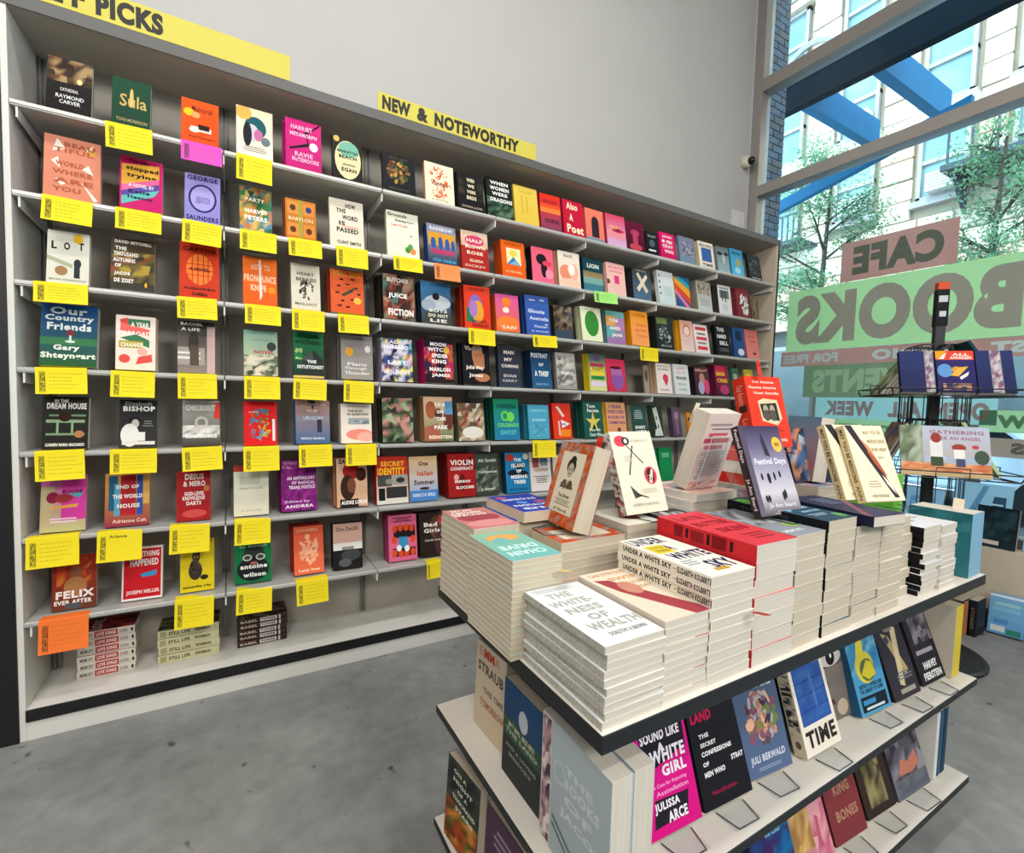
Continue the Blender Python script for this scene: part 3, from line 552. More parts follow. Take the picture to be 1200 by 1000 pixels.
3|0.425|0.16|0.222|60|1|orange paperback with scattered black tick marks|b84420|b dc6030 d85a2c;T 50 92 84 10 e8a838 REAL LIFE;r 28 76 10 4 2a1810;r 60 78 14 4 2a1810;r 20 60 10 4 2a1810;r 44 66 14 3 2a1810;r 70 58 12 4 2a1810;r 14 44 12 4 2a1810;r 30 26 10 4 2a1810;r 60 30 12 4 2a1810;r 80 44 10 4 2a1810;r 20 14 12 4 2a1810;r 44 12 12 4 2a1810;p 30 42 74 62 66 50 38 38 3a4a30;e 80 30 12 8 f0b848
3|0.684|0.169|0.241|50|2|brown collage novel with large white title|2a2018|n 0 0 100 100 6 7 6a2c20 382420 9a5c48 507068 b08a70 281c18;T 48 88 70 10 f4ece4 BUTCHER;T 46 52 60 13 f8f4f0 JUICE;T 55 16 80 15 f8f4f0 FICTION
3|0.888|0.172|0.234|35|1|stormy cloud blue novel with pale letters|182434|b 3878a8 3a3834;e 55 52 44 18 b8c0c8;e 25 44 24 14 98a8b4;e 50 66 12 9 181c24;r 12 0 88 28 40403c;T 56 32 60 8 d8d8cc BOYS;T 56 20 66 8 d8d8cc DO NOT;T 56 8 56 8 d8d8cc LIE
3|1.143|0.163|0.25|35|2|tomato red novel with painted rainbow door|b02818|b e04024 dc3c20;e 44 46 28 34 8a68b8;e 52 40 22 26 e0a030;r 8 14 24 34 207848;e 34 46 16 20 a878c0;t 50 92 60 7 501008 OLGA DIES;T 55 16 60 7 501008 XOCHITL;T 60 7 64 7 501008 GONZALEZ
3|1.346|0.156|0.227|35|1|pink and orange blossom novel|d85820|b d858a0 e86c28;e 48 80 20 14 f08030;e 44 58 14 8 f0e0d0;e 50 22 46 20 f08038;t 55 12 60 9 f4e8d8 SARI
3|1.555|0.172|0.25|35|1|royal blue novel with cream cursive title|24407c|b 3c60b0 3458a8;T 45 60 70 10 c8d4ec Ghosts;T 55 42 80 9 c8d4ec Australia;e 30 88 14 2 c8d0e0;e 72 90 12 2 c8d0e0;t 60 22 60 7 c8d4ec Xavier;t 55 10 70 5 c8d4ec a novel;e 84 28 6 2 c8d0e0
3|1.763|0.143|0.21|30|2|dark forest crowd photo novel|282420|n 0 0 100 100 6 8 3a3228 6a5a48 8a7a68 201e1c 4a5058;r 0 0 100 24 384858
3|1.984|0.172|0.233|30|1|ivory novel with big green oval|b8c098|b e8eccc e4e8c4;e 52 52 34 38 3a8a38;t 50 93 50 4 90986c FRUIT
3|2.193|0.162|0.228|20|1|pastel patchwork novel with white title|5a8088|b 60a8a0 a070a8;r 0 55 50 30 e0a050;r 50 40 50 40 b080b0;r 0 20 50 30 60a8a8;T 42 72 50 12 f4ece4 FIONA;T 46 48 60 10 f4ece4 AND;T 55 26 56 12 f4ece4 JANE
3|2.42|0.172|0.25|60|0|thick yellow orange hardcover|e08c10|b f0a028 f0a060;T 55 88 60 7 d05820 I WAS;T 60 60 56 8 e86058 MORE;T 58 44 66 7 e86058 BETTER;T 60 28 60 7 e86058 THINGS
3|2.666|0.172|0.246|30|2|dark green portrait photo novel|20241c|b 2a3430 1c2428;r 6 76 60 18 6a8048;c 50 42 34 26 50 58686c 303c40 8a9898 24302c a8b4b4;t 55 10 60 6 a0b0a0 BLUE
3|2.922|0.141|0.24|30|2|cream face sketch novel with yellow spine|d89820|b e0a890 e8d4d0;e 50 68 30 20 c87868;e 50 66 22 15 ecd4c4;l 50 30 60 20 4 d8b8b0
3|3.084|0.167|0.231|20|0|white novel with five red label bars|d8c8c0|b f0e8e4 e8dcdc;r 12 80 76 11 d04450;r 20 64 60 7 8a7878;r 14 46 74 11 d04450;r 20 32 60 7 a0888c;r 16 12 70 12 d04450
3|3.33|0.172|0.25|35|0|black novel with bold white three line title|101418|b 14181c 101418;T 40 84 50 13 e8ecec THE;T 45 62 64 13 e8ecec HARD;T 55 40 60 13 e8ecec SELL;l 55 18 70 12 3 707c84
3|3.549|0.142|0.25|20|0|deep blue novel with white moon disc|20406c|b 2c5890 284c80;e 50 72 30 18 142c50;e 62 18 28 12 d0dce4
3|3.718|0.172|0.25|20|0|salmon pink paperback with tiny dark bird|c06058|b d87870 e08c84;T 45 76 60 8 c05858 LOVE;T 50 60 60 8 c05858 POEMS;e 60 18 12 4 401c1c
4|-0.637|0.171|0.25|45|0|large blue to green hardcover with wine glass|2a5a40|b 1c4a88 285a28;r 0 34 100 12 38744c;T 48 90 66 12 e4ecec Our;T 50 77 86 12 e4ecec Country;T 50 64 78 12 e4ecec Friends;e 52 54 8 6 7a3a40;r 50 40 4 10 d0e0d0;e 52 40 9 2 d0e0d0;T 46 29 46 11 e8ecdc Gary;T 50 16 96 12 e8ecdc Shteyngart
4|-0.407|0.132|0.229|40|1|cream paperback with red and green ribbon banner|c4a890|b f0e0d4 ecdccc;p 10 92 30 96 34 84 12 82 e05048;r 30 80 56 14 3a7850;p 10 72 84 62 84 76 12 86 e86860;T 60 84 46 9 f0e8dc A YEAR;T 52 67 70 9 ffe8e0 ABROAD;p 10 58 84 42 84 56 50 66 3a7850;r 8 40 60 13 b8a038;T 40 46 56 8 f4ecd8 CHANGE;T 45 24 40 9 f4e8dc BAE;e 22 20 14 8 e05048;p 50 10 92 16 90 30 56 24 e05048;e 66 34 13 7 f0b0a0
4|-0.198|0.137|0.233|25|0|black and white photo novel with figure by car|504c48|b 282624 8a8078;r 0 15 72 34 a09890;r 0 26 60 5 dcd8d0;r 0 36 60 4 dcd8d0;e 42 56 14 24 3a3430;r 32 14 24 40 54483c;r 78 0 22 92 c8a8a8;T 38 94 60 6 ece8e0 RACHEL;T 34 84 50 6 ece8e0 A LIFE
4|0.051|0.14|0.215|25|0|pale green forest paperback with red novel stamp|788870|b 8ab8a0 c8c0a0;n 0 0 100 45 7 6 3a4438 b8b8a0 586850 d8d0b8;t 50 86 80 9 b8d0c0 CONVENIENCE;T 60 52 60 8 b83c58 NOVEL;e 82 66 14 10 384040
4|0.257|0.138|0.226|25|0|green and black paperback with pyramid|1a3c2c|b 1c7848 182420;p 30 40 64 62 100 40 100 0 30 0 242c28;p 30 40 64 62 64 30 484c48;T 50 90 70 8 082c1c COLSON;T 50 78 90 9 082c1c WHITEHEAD;n 4 40 26 24 4 4 a8c878 1c7848 1c7848;T 60 36 30 7 e8ece8 THE;T 56 24 86 8 e8ece8 INTUITIONIST;r 0 0 100 5 d8b868
4|0.476|0.156|0.226|50|1|grey paperback with orange seal|6c6864|b 8a8684 98948c;e 26 62 13 10 e0a030;e 84 70 9 8 d8d4d4;t 50 34 60 7 e8e4e4 Plans;t 45 24 70 7 e8e4e4 Through;t 50 14 80 7 e8e4e4 Thunder
4|0.68|0.165|0.231|40|2|multicolour abstract novel with white block title|a098b0|n 0 0 100 100 7 8 c8c0d8 3a5088 d8d4e0 60a8b0 242434 c86078 e8d870;T 48 92 66 8 f6f2f8 LADEE;T 48 80 80 9 f6f2f8 HUBBARD;T 46 56 20 6 f6f2f8 THE;T 50 44 60 9 f6f2f8 LAST;T 46 33 76 8 202030 SUSPICIOUS;T 50 21 84 9 f6f2f8 HOLDOUT
4|0.916|0.172|0.25|40|2|black novel with magenta spine and stacked title|b01860|b 1c1420 241420;n 0 20 40 60 3 6 d85820 a01c58 30203c;n 70 10 30 80 2 6 b01c60 503058 d06020;T 50 88 56 9 f6f2f4 MOON;T 46 76 68 9 f6f2f4 WITCH;T 54 62 56 9 f6f2f4 SPIDER;T 50 49 50 9 f6f2f4 KING;T 52 31 72 9 f6f2f4 MARLON;T 54 17 64 9 f6f2f4 JAMES;e 78 76 11 8 d8b040
4|1.143|0.172|0.25|35|1|black novel with bare torso portrait|18161a|b 1c1a20 141216;e 55 72 20 30 c88860;r 40 40 40 34 c08058;e 70 18 28 10 b87850;T 42 86 66 10 ecdccc Vladimir;T 44 40 66 11 f4ece4 Julia May;T 46 22 50 11 f4ece4 Jonas
4|1.373|0.152|0.249|35|0|charcoal novel with four white words|24242c|b 2a2830 303c50;T 50 84 46 9 d8ccc8 MAN;T 46 66 36 8 d8ccc8 MY;T 52 50 76 8 d8ccc8 COMING;T 50 26 56 7 c8bcb8 EVAN;t 50 14 66 6 c8bcb8 KERRY
4|1.608|0.151|0.24|30|2|navy thriller with condensed white title|16304c|b 1c4468 285c88;T 45 86 84 13 ecf0f0 PORTRAIT;T 50 62 24 9 ecf0f0 OF;T 50 38 70 14 ecf0f0 A THIEF;t 50 10 66 5 a0b8c8 GRACE D
4|1.796|0.159|0.238|30|0|grey drapery photo paperback|888680|b a0a09a 9a9890;n 5 10 90 80 5 7 787874 b0b0a8 585854 c8c8c0;T 55 44 60 10 e8e8e4 PEOPLE
4|2.06|0.15|0.25|20|2|striped paperback with yellow and green bands|d8c020|b 305048 d8d890;r 10 66 80 9 a83048;r 10 54 80 10 e8d038;r 10 42 80 10 e8d038;r 10 30 80 10 30a048;r 30 82 36 14 584878;r 10 12 84 14 e0d0e0;T 50 60 66 8 303030 VIOLETS;T 50 36 60 7 184828 TONGUE
4|2.217|0.172|0.227|20|0|raspberry novel with violet tongue shape|b82848|b d03458 c83050;e 55 38 32 34 8858a0;r 25 50 56 22 a868a8;e 50 74 30 5 501028
4|2.561|0.051|0.208|15|0|narrow grey brown memoir|786860|b 988880 a09088;e 50 60 30 20 605048
4|2.69|0.16|0.226|25|2|white novel with pink heart|c8a888|b e8e0d8 ece0dc;t 50 90 80 5 504c4c THE SOUL;T 50 80 70 6 504c4c OF A WOMAN;e 60 52 18 13 d83c5c;p 42 48 80 48 62 24 d83c5c;t 50 12 66 5 504c4c ISABEL
4|2.875|0.172|0.231|20|0|white novel with grey and pink lettering|c8c8c8|b dce0e0 d8e0e0;T 50 86 50 8 e0a0a8 LEFT;T 50 72 60 9 e0a0a8 ON TOP;T 50 54 70 10 303438 PENNIES;t 50 34 50 7 8090a0 MARKUS;t 55 16 50 7 8090a0 FRIED
4|3.107|0.169|0.224|30|2|dark novel with pink dress figure|201c24|b 5a3038 30242c;e 50 58 18 20 b88878;e 40 26 20 24 a8a8c8;e 76 30 18 26 d84878;T 50 88 80 9 e8b0b0 KELLY
4|3.357|0.172|0.25|35|1|magenta and black novel with yellow title|601838|b a82860 301c28;e 45 84 34 18 d83858;T 45 72 66 13 f4d020 BAD;T 50 50 76 13 f4c030 CREE;e 60 20 34 16 b8406c
4|3.576|0.098|0.243|15|1|narrow green paperback|386048|b 48705c 30503c;r 20 60 50 20 a0b0a0;r 10 10 60 30 203828
4|3.734|0.114|0.238|15|0|yellow green paperback at the row's end|b8b038|b c8c048 607838;e 50 70 34 18 e0d040;r 10 10 80 30 385830
5|-0.636|0.139|0.208|35|0|black novel with pale green window frames|3a3c34|b 24241e 201e1a;r 8 50 84 6 8aa880;r 14 62 80 4 6c8a68;r 30 28 5 24 8aa880;r 62 28 5 24 8aa880;r 8 26 84 4 7a9870;e 48 62 14 10 301814;e 80 28 11 7 b07850;T 40 92 30 6 ece8e0 IN THE;T 52 82 86 12 ece8e0 DREAM HOUSE;T 50 8 84 6 ece8e0 CARMEN MARIA MACHADO
5|-0.401|0.128|0.203|25|0|black biography with seated woman in white|28282a|b 1c1c1e 303030;t 50 92 70 8 b0b0b0 Elizabeth;T 52 81 84 11 ecece8 BISHOP;e 40 56 16 9 181818;e 42 50 10 9 c8c4bc;e 28 26 24 24 e4e2dc;r 8 6 86 7 dcdad4;r 28 14 40 18 e4e2dc;l 75 50 30 14 3 808080
5|-0.183|0.139|0.205|25|0|silver novel with red corner and outlined title|706c68|b b0aca4 3c3834;r 84 60 16 36 d83c28;T 48 84 84 18 8a8680 CHECKOUT;T 48 84 80 14 dcdcd4 CHECKOUT;e 50 52 18 13 c8c4bc;e 50 52 11 8 8a867c;n 0 20 100 26 6 4 c8c4bc e4e2dc 8a8880;T 50 22 84 8 f0f0ec REMEMBRANCE
5|0.051|0.137|0.206|20|0|bright red paperback with painted blue lizard face|b01818|b dc1c1c d81a1a;c 50 68 26 18 24 587830 6c8c38 4878a0;c 40 50 24 14 20 4878a0 5888a8 c03838;c 62 38 18 22 18 c8c040 d8cc60 a8a838;c 46 26 30 12 22 5888a8 6c98b0 406890;r 86 10 8 50 e8e8e8;t 30 76 30 4 f0e0e0 A NOVEL
5|0.269|0.156|0.215|35|1|blue and brown paperback with lettered horizon|38587c|b b08878 3c6494;r 0 50 100 14 8a8890;p 34 100 58 100 50 76 44 90 3a2c34;r 62 26 14 30 2a3048;t 50 90 76 7 e0c8b8 THE WOMAN;t 48 75 30 8 e8d0c0 FROM;t 52 59 60 8 c8dcec URUGUAY;t 50 12 70 5 e0e8f0 PEDRO MAIRAL
5|0.478|0.153|0.202|30|1|white paperback with coral brush stroke|c0b0a0|b ece4d8 f0e0d4;T 48 82 50 6 303030 THE BODY;T 55 73 68 7 303030 IN QUESTION;r 24 50 68 14 a8b0b4;n 24 48 68 10 6 2 788890 c0c8cc 98a0a4;e 60 22 44 14 f09080;e 80 16 30 12 f0b0a0
5|0.688|0.167|0.238|35|2|dark botanical novel with pink petals and leaves|22281c|b 303828 242c20;n 0 0 100 100 6 8 50684a 303c2c b07870 8aa078 203020 c89088;p 12 60 28 66 44 40 30 44 98b088;p 60 86 76 92 90 70 74 72 98b088;p 56 40 66 52 84 24 70 22 c88880
5|0.918|0.172|0.25|40|2|peach family portrait novel|a07850|b e0b898 5a7850;e 24 70 18 20 a05838;e 50 62 13 12 4a2c24;e 84 48 18 24 6a3428;p 0 0 0 30 44 40 60 0 a86048;r 72 60 28 30 5890b8;T 56 82 34 8 f8f0e8 IN;T 55 66 22 8 f8f0e8 ON;T 58 50 32 8 f8f0e8 THE;T 58 31 48 9 f8f0e8 PARK;T 55 9 80 8 f4e0c8 BERNSTEIN
5|1.121|0.17|0.219|30|2|tan and olive reclining figure novel|585040|n 0 0 100 100 6 7 a08468 706448 c8b898 5a5040 e0d8c8 803830;e 55 22 40 16 e0dcd0
5|1.354|0.171|0.25|35|2|emerald to blue novel with lime scribble|0c5040|b 108858 2878a8;T 52 82 80 12 0a3c44 VANESSA;e 44 58 16 13 60c848;e 66 56 15 12 70d050;e 44 58 9 7 108870;T 55 36 84 10 70d860 COLORADO;T 55 18 66 11 58c0c0 GHOST
5|1.594|0.158|0.217|35|2|light blue novel with darker water ripples|2c7890|b 50a8c8 4898b8;T 50 84 76 7 8ccce0 AMERICAN;T 52 56 66 8 a8dce8 ESTRANGED;n 8 8 84 34 6 5 4494b4 58b0cc 50a4c4
5|1.782|0.146|0.232|30|1|red novel with white pennant flag|a82020|b d8382c e0401c;p 20 90 56 60 66 64 34 92 e8d8c8;p 44 54 92 42 48 30 f0e8e8;p 40 26 96 26 90 6 30 6 f08828;T 55 42 30 8 4060a0 Elsewhere;r 28 10 9 40 e8c0b0
5|2.032|0.164|0.248|30|2|deep teal novel with yellow star|205048|b 246058 1e544c;T 42 88 46 10 e8ecdc Tom;T 52 76 60 10 e8ecdc Perrotta;p 50 74 58 52 90 54 64 40 76 16 50 32 26 16 36 40 12 54 42 52 d8c860;p 40 20 52 40 66 22 181c20;T 55 22 60 9 d8e8d8 Tracy Flick;T 58 10 64 9 d8e8d8 Cant Win
5|2.234|0.172|0.25|25|1|peach and yellow novel with purple lettering|e0b030|b e0a878 e09870;T 48 88 66 9 7a4080 I FEAR;T 50 73 84 10 7a4080 EVERYONES;T 50 58 84 9 7a4080 BOOKS IN;T 52 43 86 9 7a4080 COMMUTING;e 60 22 9 7 504030
5|2.463|0.151|0.233|20|1|slate green essay collection with white text|a89878|b 305450 284844;l 48 72 60 30 5 b0c0bc;T 55 32 66 10 ecf0ec BARRY;T 58 18 66 10 ecf0ec LOPEZ
5|2.674|0.106|0.236|20|1|dark green novel with white cut paper strips|38483c|b 2c3c34 24302c;p 10 90 50 96 80 30 40 20 c8d0c8;e 40 60 6 6 202820;e 52 34 6 6 202820;p 20 24 80 30 92 4 10 4 c8d4cc
5|2.881|0.093|0.226|20|1|muted purple novel with arch|4a3c50|b 685468 504058;e 50 70 24 16 a08098;r 36 10 28 50 806880
5|3.042|0.047|0.188|15|0|narrow orange novel|c07828|b d88830 c07828;r 20 60 60 20 803c10
6|-0.654|0.138|0.227|25|0|pink and lime paperback with lipstick drawing|a83890|b c040a0 b8b880;r 0 10 30 70 b8a880;r 45 20 55 80 d03c9c;e 26 60 14 10 8a1844;e 50 58 20 8 a03038;p 20 44 84 48 80 42 26 40 e0a048;p 60 66 96 68 84 58 50a8b8;T 70 70 44 6 301828 ROUGE;l 50 20 60 10 2 e8c8e0
6|-0.456|0.151|0.223|25|0|painted interior paperback with white title|a04830|b d8a048 902c40;r 8 30 20 66 1c5a78;r 20 20 12 60 50a0c0;r 34 20 34 76 b0202c;r 70 20 14 76 3050a0;r 84 40 14 56 d8a858;T 50 74 50 7 f4ece8 END OF;T 50 56 66 8 f4ece8 THE WORLD;T 52 38 50 8 f4ece8 HOUSE;t 55 10 76 7 f0d0c0 Adrienne Celt
6|-0.209|0.127|0.222|20|0|dark red paperback with stacked white title|8a1418|b a81c20 a0181c;T 52 88 56 12 f0e0dc DESUS;T 52 74 66 11 f0e0dc & MERO;T 52 54 60 8 f0e0dc GOD-LEVEL;T 50 45 66 8 f0e0dc KNOWLEDGE;T 50 35 44 8 f0e0dc DARTS;e 52 14 36 8 c84848;e 88 64 9 6 c0783c
6|0.009|0.145|0.235|30|0|plain cream paperback with red top edge|a83020|b dcdcc8 d8d4c0;r 0 88 100 12 b0382c;r 16 62 60 16 c4c4b4;t 50 54 66 4 88887c NATALIE;t 50 10 60 3 a0a090 A NOVEL
6|0.209|0.162|0.25|40|1|deep purple anthology with slanting dashes|6a1458|b 8c2080 801c74;n 0 0 100 100 10 12 8c2080 6c1464 9c2c90 741870;t 26 94 40 6 d8a8d0 WE WANT;t 18 86 26 6 d8a8d0 IT ALL;T 56 64 80 7 f0d8ec AN ANTHOLOGY;T 62 55 66 6 f0d8ec OF RADICAL;T 58 46 74 7 f0d8ec TRANS POETICS;t 45 18 70 6 e8c8e4 Edited by;T 50 9 80 6 f0d8ec ANDREA
6|0.465|0.154|0.25|40|2|peach paperback with portrait and red sun|b88060|b e8c4a4 d8a888;e 48 74 28 18 a81c1c;e 80 66 18 14 401818;e 36 40 24 26 3a2018;e 48 44 14 16 7a4830;r 10 0 60 16 281818;T 26 94 40 9 383028 ZAMI;T 56 9 84 8 f8f4f0 AUDRE LORDE
6|0.668|0.172|0.25|25|2|comic panel novel with red and yellow title|c82818|b c83020 dcdcd0;r 0 60 100 40 c83020;T 52 86 76 11 f0b830 SECRET;T 48 70 88 15 f8c830 IDENTITY;r 4 38 44 24 484848;r 50 40 48 22 989890;r 30 12 66 24 303030;r 6 8 20 26 181818;e 40 48 12 6 888880;e 76 50 14 6 303030
6|0.85|0.164|0.249|25|0|sand and sea novel with cursive title|c8a070|b e8c088 80a8d8;r 0 0 100 24 4880c0;T 50 84 34 10 503028 One;T 55 62 56 11 c05030 Italian;T 52 42 74 11 503028 Summer;e 52 28 18 3 302838;t 50 14 80 7 e8f0f8 REBECCA SERLE
6|1.078|0.172|0.25|50|2|crimson novel with violin scroll and white title|8a1414|b a81c1c 981818;e 30 46 9 7 e0a0a0;p 60 80 92 96 74 70 301010;e 52 34 10 20 581010;T 52 80 84 13 f4e8e0 VIOLIN;T 52 66 84 8 f4e8e0 CONSPIRACY;T 52 36 56 6 f4e8e0 BRENDAN;T 60 22 66 7 f4e8e0 SLOCUMB
6|1.256|0.155|0.25|30|0|dark grey woodland novel with cream signature|38403a|b 444c44 38403a;n 0 10 100 60 6 6 586458 303830 788074 404840;t 52 84 80 8 e4e4d8 Ali Smith;t 52 56 84 8 e4e4d8 Companion;t 50 16 60 7 e4e4d8 a novel
6|1.46|0.172|0.25|30|1|blue novel with butterfly and bold white title|18405c|b 2480b8 1c78ac;e 20 88 18 9 b83c30;e 88 90 12 8 e0dcc8;e 30 50 22 8 181c24;e 74 46 20 9 181c24;e 60 66 24 8 181c24;T 52 82 30 8 f4f4f0 THE;T 54 68 58 10 f4f4f0 ISLAND;T 55 54 20 8 f4f4f0 OF;T 55 40 68 9 f4f4f0 MISSING;T 56 27 50 9 f4f4f0 TREES;t 52 9 74 6 143850 ELIF SHAFAK
6|1.638|0.157|0.25|25|0|white novel with small room pictures|c0b8b0|b e4e0dc dcd8d4;r 14 60 30 26 a85858;r 50 64 36 20 8a98a0;r 20 50 66 8 c8a898;l 52 30 76 20 4 786868
6|1.816|0.152|0.226|25|0|cream illustrated novel behind the table display|b8b4a8|b dcd8c8 d0ccc0;r 20 20 60 50 a8a898;e 50 70 20 12 887868
6|2.642|0.123|0.25|25|0|teal novel showing above the white display book|1c6c68|b 207c78 1c6c68;r 20 70 60 14 60b0a8
6|2.793|0.138|0.25|25|0|bright green novel showing above the table stacks|188048|b 1c9858 188048;r 20 70 60 14 70c8a0
7|-0.629|0.14|0.217|30|0|red and gold novel with crowned portrait|8a2018|b a82818 6a3c28;n 10 45 80 50 6 5 c04820 a83418 d87830 903020;e 52 66 14 14 8a5438;e 52 42 26 18 b07848;T 52 28 86 14 f8f4f0 FELIX;T 48 14 84 8 f8f4f0 EVER AFTER;r 30 2 36 10 505860
7|-0.407|0.142|0.224|25|0|red novel with white border and blue brush mark|d8d0cc|b f0e4e0 f0e4e0;r 4 4 92 92 cc1c28;T 54 86 74 11 f4ece8 SOMETHING;T 54 70 70 13 f4ece8 HAPPENED;p 44 48 86 54 84 44 50 42 3898d0;T 52 14 82 9 f4dcd8 JOSEPH HELLER
7|-0.2|0.13|0.229|25|0|bright yellow novel with sitting cat|c8b420|b e8d428 e4cc20;r 4 96 92 2 504818;e 44 40 20 18 3c342c;e 42 48 15 14 4a4038;p 34 66 37 80 44 70 54483c;p 48 70 55 80 58 66 54483c;e 46 66 12 9 54483c;e 42 67 2 2 e0d060;e 50 67 2 2 e0d060;c 44 44 16 18 16 5c5044 302820;e 70 26 12 5 30281c;t 50 88 70 5 605418 FAST CATS;T 50 9 84 6 30280c samantha irby
7|0.011|0.154|0.19|40|0|green novel with spectacled face and white names|0c5030|b 108048 0e7040;e 52 66 30 26 303838;e 50 34 44 30 1c2024;e 34 62 13 8 d8dcd4;e 70 62 13 8 d8dcd4;e 34 62 9 5 484c4c;e 70 62 9 5 484c4c;e 52 48 10 4 b06068;T 50 90 76 8 b0c8b8 to mouth;T 52 40 74 11 f4f4f0 antoine;T 54 20 62 11 f4f4f0 wilson
7|0.268|0.14|0.236|40|2|vermilion paperback with peach splash|a82c18|b e05c3c e8704c;c 50 52 32 30 46 f4b08c f0a080 f4b490;t 46 92 74 6 f0b898 LOUDERMILK;T 50 8 70 8 f8d8b8 Lucy Ives
7|0.453|0.146|0.233|40|1|black and white car photo novel with pink band|181818|b d8a898 202020;r 0 58 100 40 d0a898;r 0 40 100 18 e4e0d8;r 0 0 100 42 1c1c1c;e 60 30 34 12 404444;e 40 14 22 9 585c5c;r 30 42 40 7 8a8884;t 50 88 76 9 302420 Don DeLillo
7|0.741|0.159|0.25|40|2|pink novel with rows of red haired heads|a84068|b e06890 dc6488;r 18 50 76 26 201c20;r 14 10 80 18 201c20;e 22 70 9 8 e04c28;e 42 72 9 8 e04c28;e 62 72 9 8 e04c28;e 82 70 9 8 e04c28;e 20 46 9 8 e04c28;e 86 46 9 8 e04c28;e 20 18 9 8 e04c28;e 42 16 9 8 e04c28;e 62 16 9 8 e04c28;e 84 18 9 8 e04c28;p 36 52 66 52 70 30 54 26 34 34 3890c0;e 36 28 9 7 f0f0f0;e 64 26 9 7 f0f0f0;l 50 90 70 12 3 601838
7|0.92|0.16|0.242|35|2|dark portrait novel with cream cursive title|28201c|b 30241c 241c18;e 62 66 24 28 604030;e 80 30 26 34 4a2c34;e 82 84 14 12 b84048;T 42 74 50 10 f4ece4 Bad;T 46 60 60 10 f4ece4 Girls;t 48 38 60 5 e0d0c0 Camila Sosa
'''
cnt = {}; SPC, SPP = MB(), MB()
for idx, ln in enumerate(SHELF_BOOKS.strip().split('\n')):
    rw, x0, w_, h_, t_, nc, desc, spine, design = ln.split('|')
    rw = int(rw); x0, w_, h_ = float(x0), float(w_), float(h_); t_ = int(t_) / 1000; nc = int(nc)
    cnt[rw] = cnt.get(rw, 0) + 1; pos = ORD[cnt[rw] - 1]
    ms = book_meshes(w_, h_, t_, spine, design, seed=idx, paper=PAPERW)
    z = ZS[rw - 1] + .0095; y = YF + {6: .045, 7: .06}.get(rw, .02); tl = R(11 + rng.uniform(-1.5, 1.5)); yaw = R(rng.uniform(-2, 2))
    lean = t_ * math.sin(tl) 
    row = ROWN[rw - 1]
    z += t_ * math.sin(tl) + .0006
    place_book(ms, (x0, y, z), (-tl, 0, yaw), f'{desc}, {pos} along the {row} shelf', 'books facing out on the bookcase')
    for k in range(1, nc + 1):
        step = (t_ + .0015) * k
        which = 'directly behind' if k == 1 else 'second copy behind'
        Mx = Matrix.Translation((x0 + rng.uniform(-.008, .003), y + step / math.cos(tl), z)) @ Matrix.Rotation(yaw, 4, 'Z') @ Matrix.Rotation(-tl, 4, 'X')
        SPC.color(spine).box(0, 0, 0, w_, t_ * .08, h_, Mx).box(0, t_ * .08, 0, .0014, t_, h_, Mx).box(0, t_ * .92, 0, w_, t_, h_, Mx); SPP.box(.0014, t_ * .08, .0005, w_ - .001, t_ * .92, h_ - .0005, Mx)
sp_ = tag(SPC.build('spare_copies', PRINT, attr=True), 'slivers of spare copies standing close behind the facing books', 'books', kind='stuff'); tag(SPP.build('page_blocks', PAPERW, sp_), kind='stuff')
# shelf talker cards folded over the shelf edges
CNAME = {'f4de10': 'yellow', 'f04cc0': 'hot pink', 'f89050': 'pale orange', 'a8f080': 'light green', 'fa7828': 'bright orange'}
CARDS = [(1, -0.421, 0.148, 0.101, 'f4de10'), (1, -0.176, 0.146, 0.081, 'f04cc0'), (1, 0.024, 0.14, 0.111, 'f4de10'), (2, -0.609, 0.147, 0.093, 'f4de10'), (2, -0.394, 0.149, 0.083, 'f4de10'), (2, -0.173, 0.141, 0.095, 'f4de10'), (2, 0.036, 0.146, 0.087, 'f4de10'), (2, 0.231, 0.144, 0.081, 'f4de10'), (2, 0.442, 0.15, 0.095, 'f4de10'), (2, 0.721, 0.155, 0.07, 'f4de10'), (2, 0.943, 0.149, 0.085, 'f89050'), (2, 2.039, 0.198, 0.07, 'a8f080'), (3, -0.639, 0.157, 0.076, 'f4de10'), (3, -0.196, 0.144, 0.089, 'f4de10'), (3, 0.055, 0.145, 0.086, 'f4de10'), (3, 0.247, 0.143, 0.096, 'f4de10'), (3, 0.452, 0.148, 0.089, 'f4de10'), (3, 1.152, 0.168, 0.088, 'f4de10'), (3, 1.578, 0.177, 0.07, 'f4de10'), (3, 2.467, 0.175, 0.093, 'f4de10'), (4, -0.641, 0.151, 0.099, 'f4de10'), (4, -0.417, 0.144, 0.103, 'f4de10'), (4, -0.196, 0.142, 0.105, 'f4de10'), (4, 0.051, 0.146, 0.1, 'f4de10'), (4, 0.255, 0.148, 0.095, 'f4de10'), (4, 0.483, 0.147, 0.103, 'f4de10'), (5, -0.649, 0.146, 0.112, 'f4de10'), (5, -0.424, 0.154, 0.095, 'f4de10'), (5, -0.184, 0.148, 0.097, 'f4de10'), (5, 0.047, 0.147, 0.109, 'f4de10'), (5, 0.278, 0.151, 0.1, 'f4de10'), (5, 0.494, 0.153, 0.102, 'f4de10'), (5, 1.601, 0.173, 0.101, 'f4de10'), (6, -0.68, 0.156, 0.115, 'f4de10'), (6, -0.469, 0.146, 0.119, 'f4de10'), (6, -0.229, 0.146, 0.117, 'f4de10'), (6, 0.012, 0.146, 0.11, 'f4de10'), (7, -0.65, 0.15, 0.128, 'fa7828'), (7, -0.214, 0.145, 0.123, 'f4de10'), (7, 0.018, 0.147, 0.105, 'f4de10'), (7, 0.269, 0.145, 0.113, 'f4de10'), (7, 0.931, 0.085, 0.09, 'f4de10')]
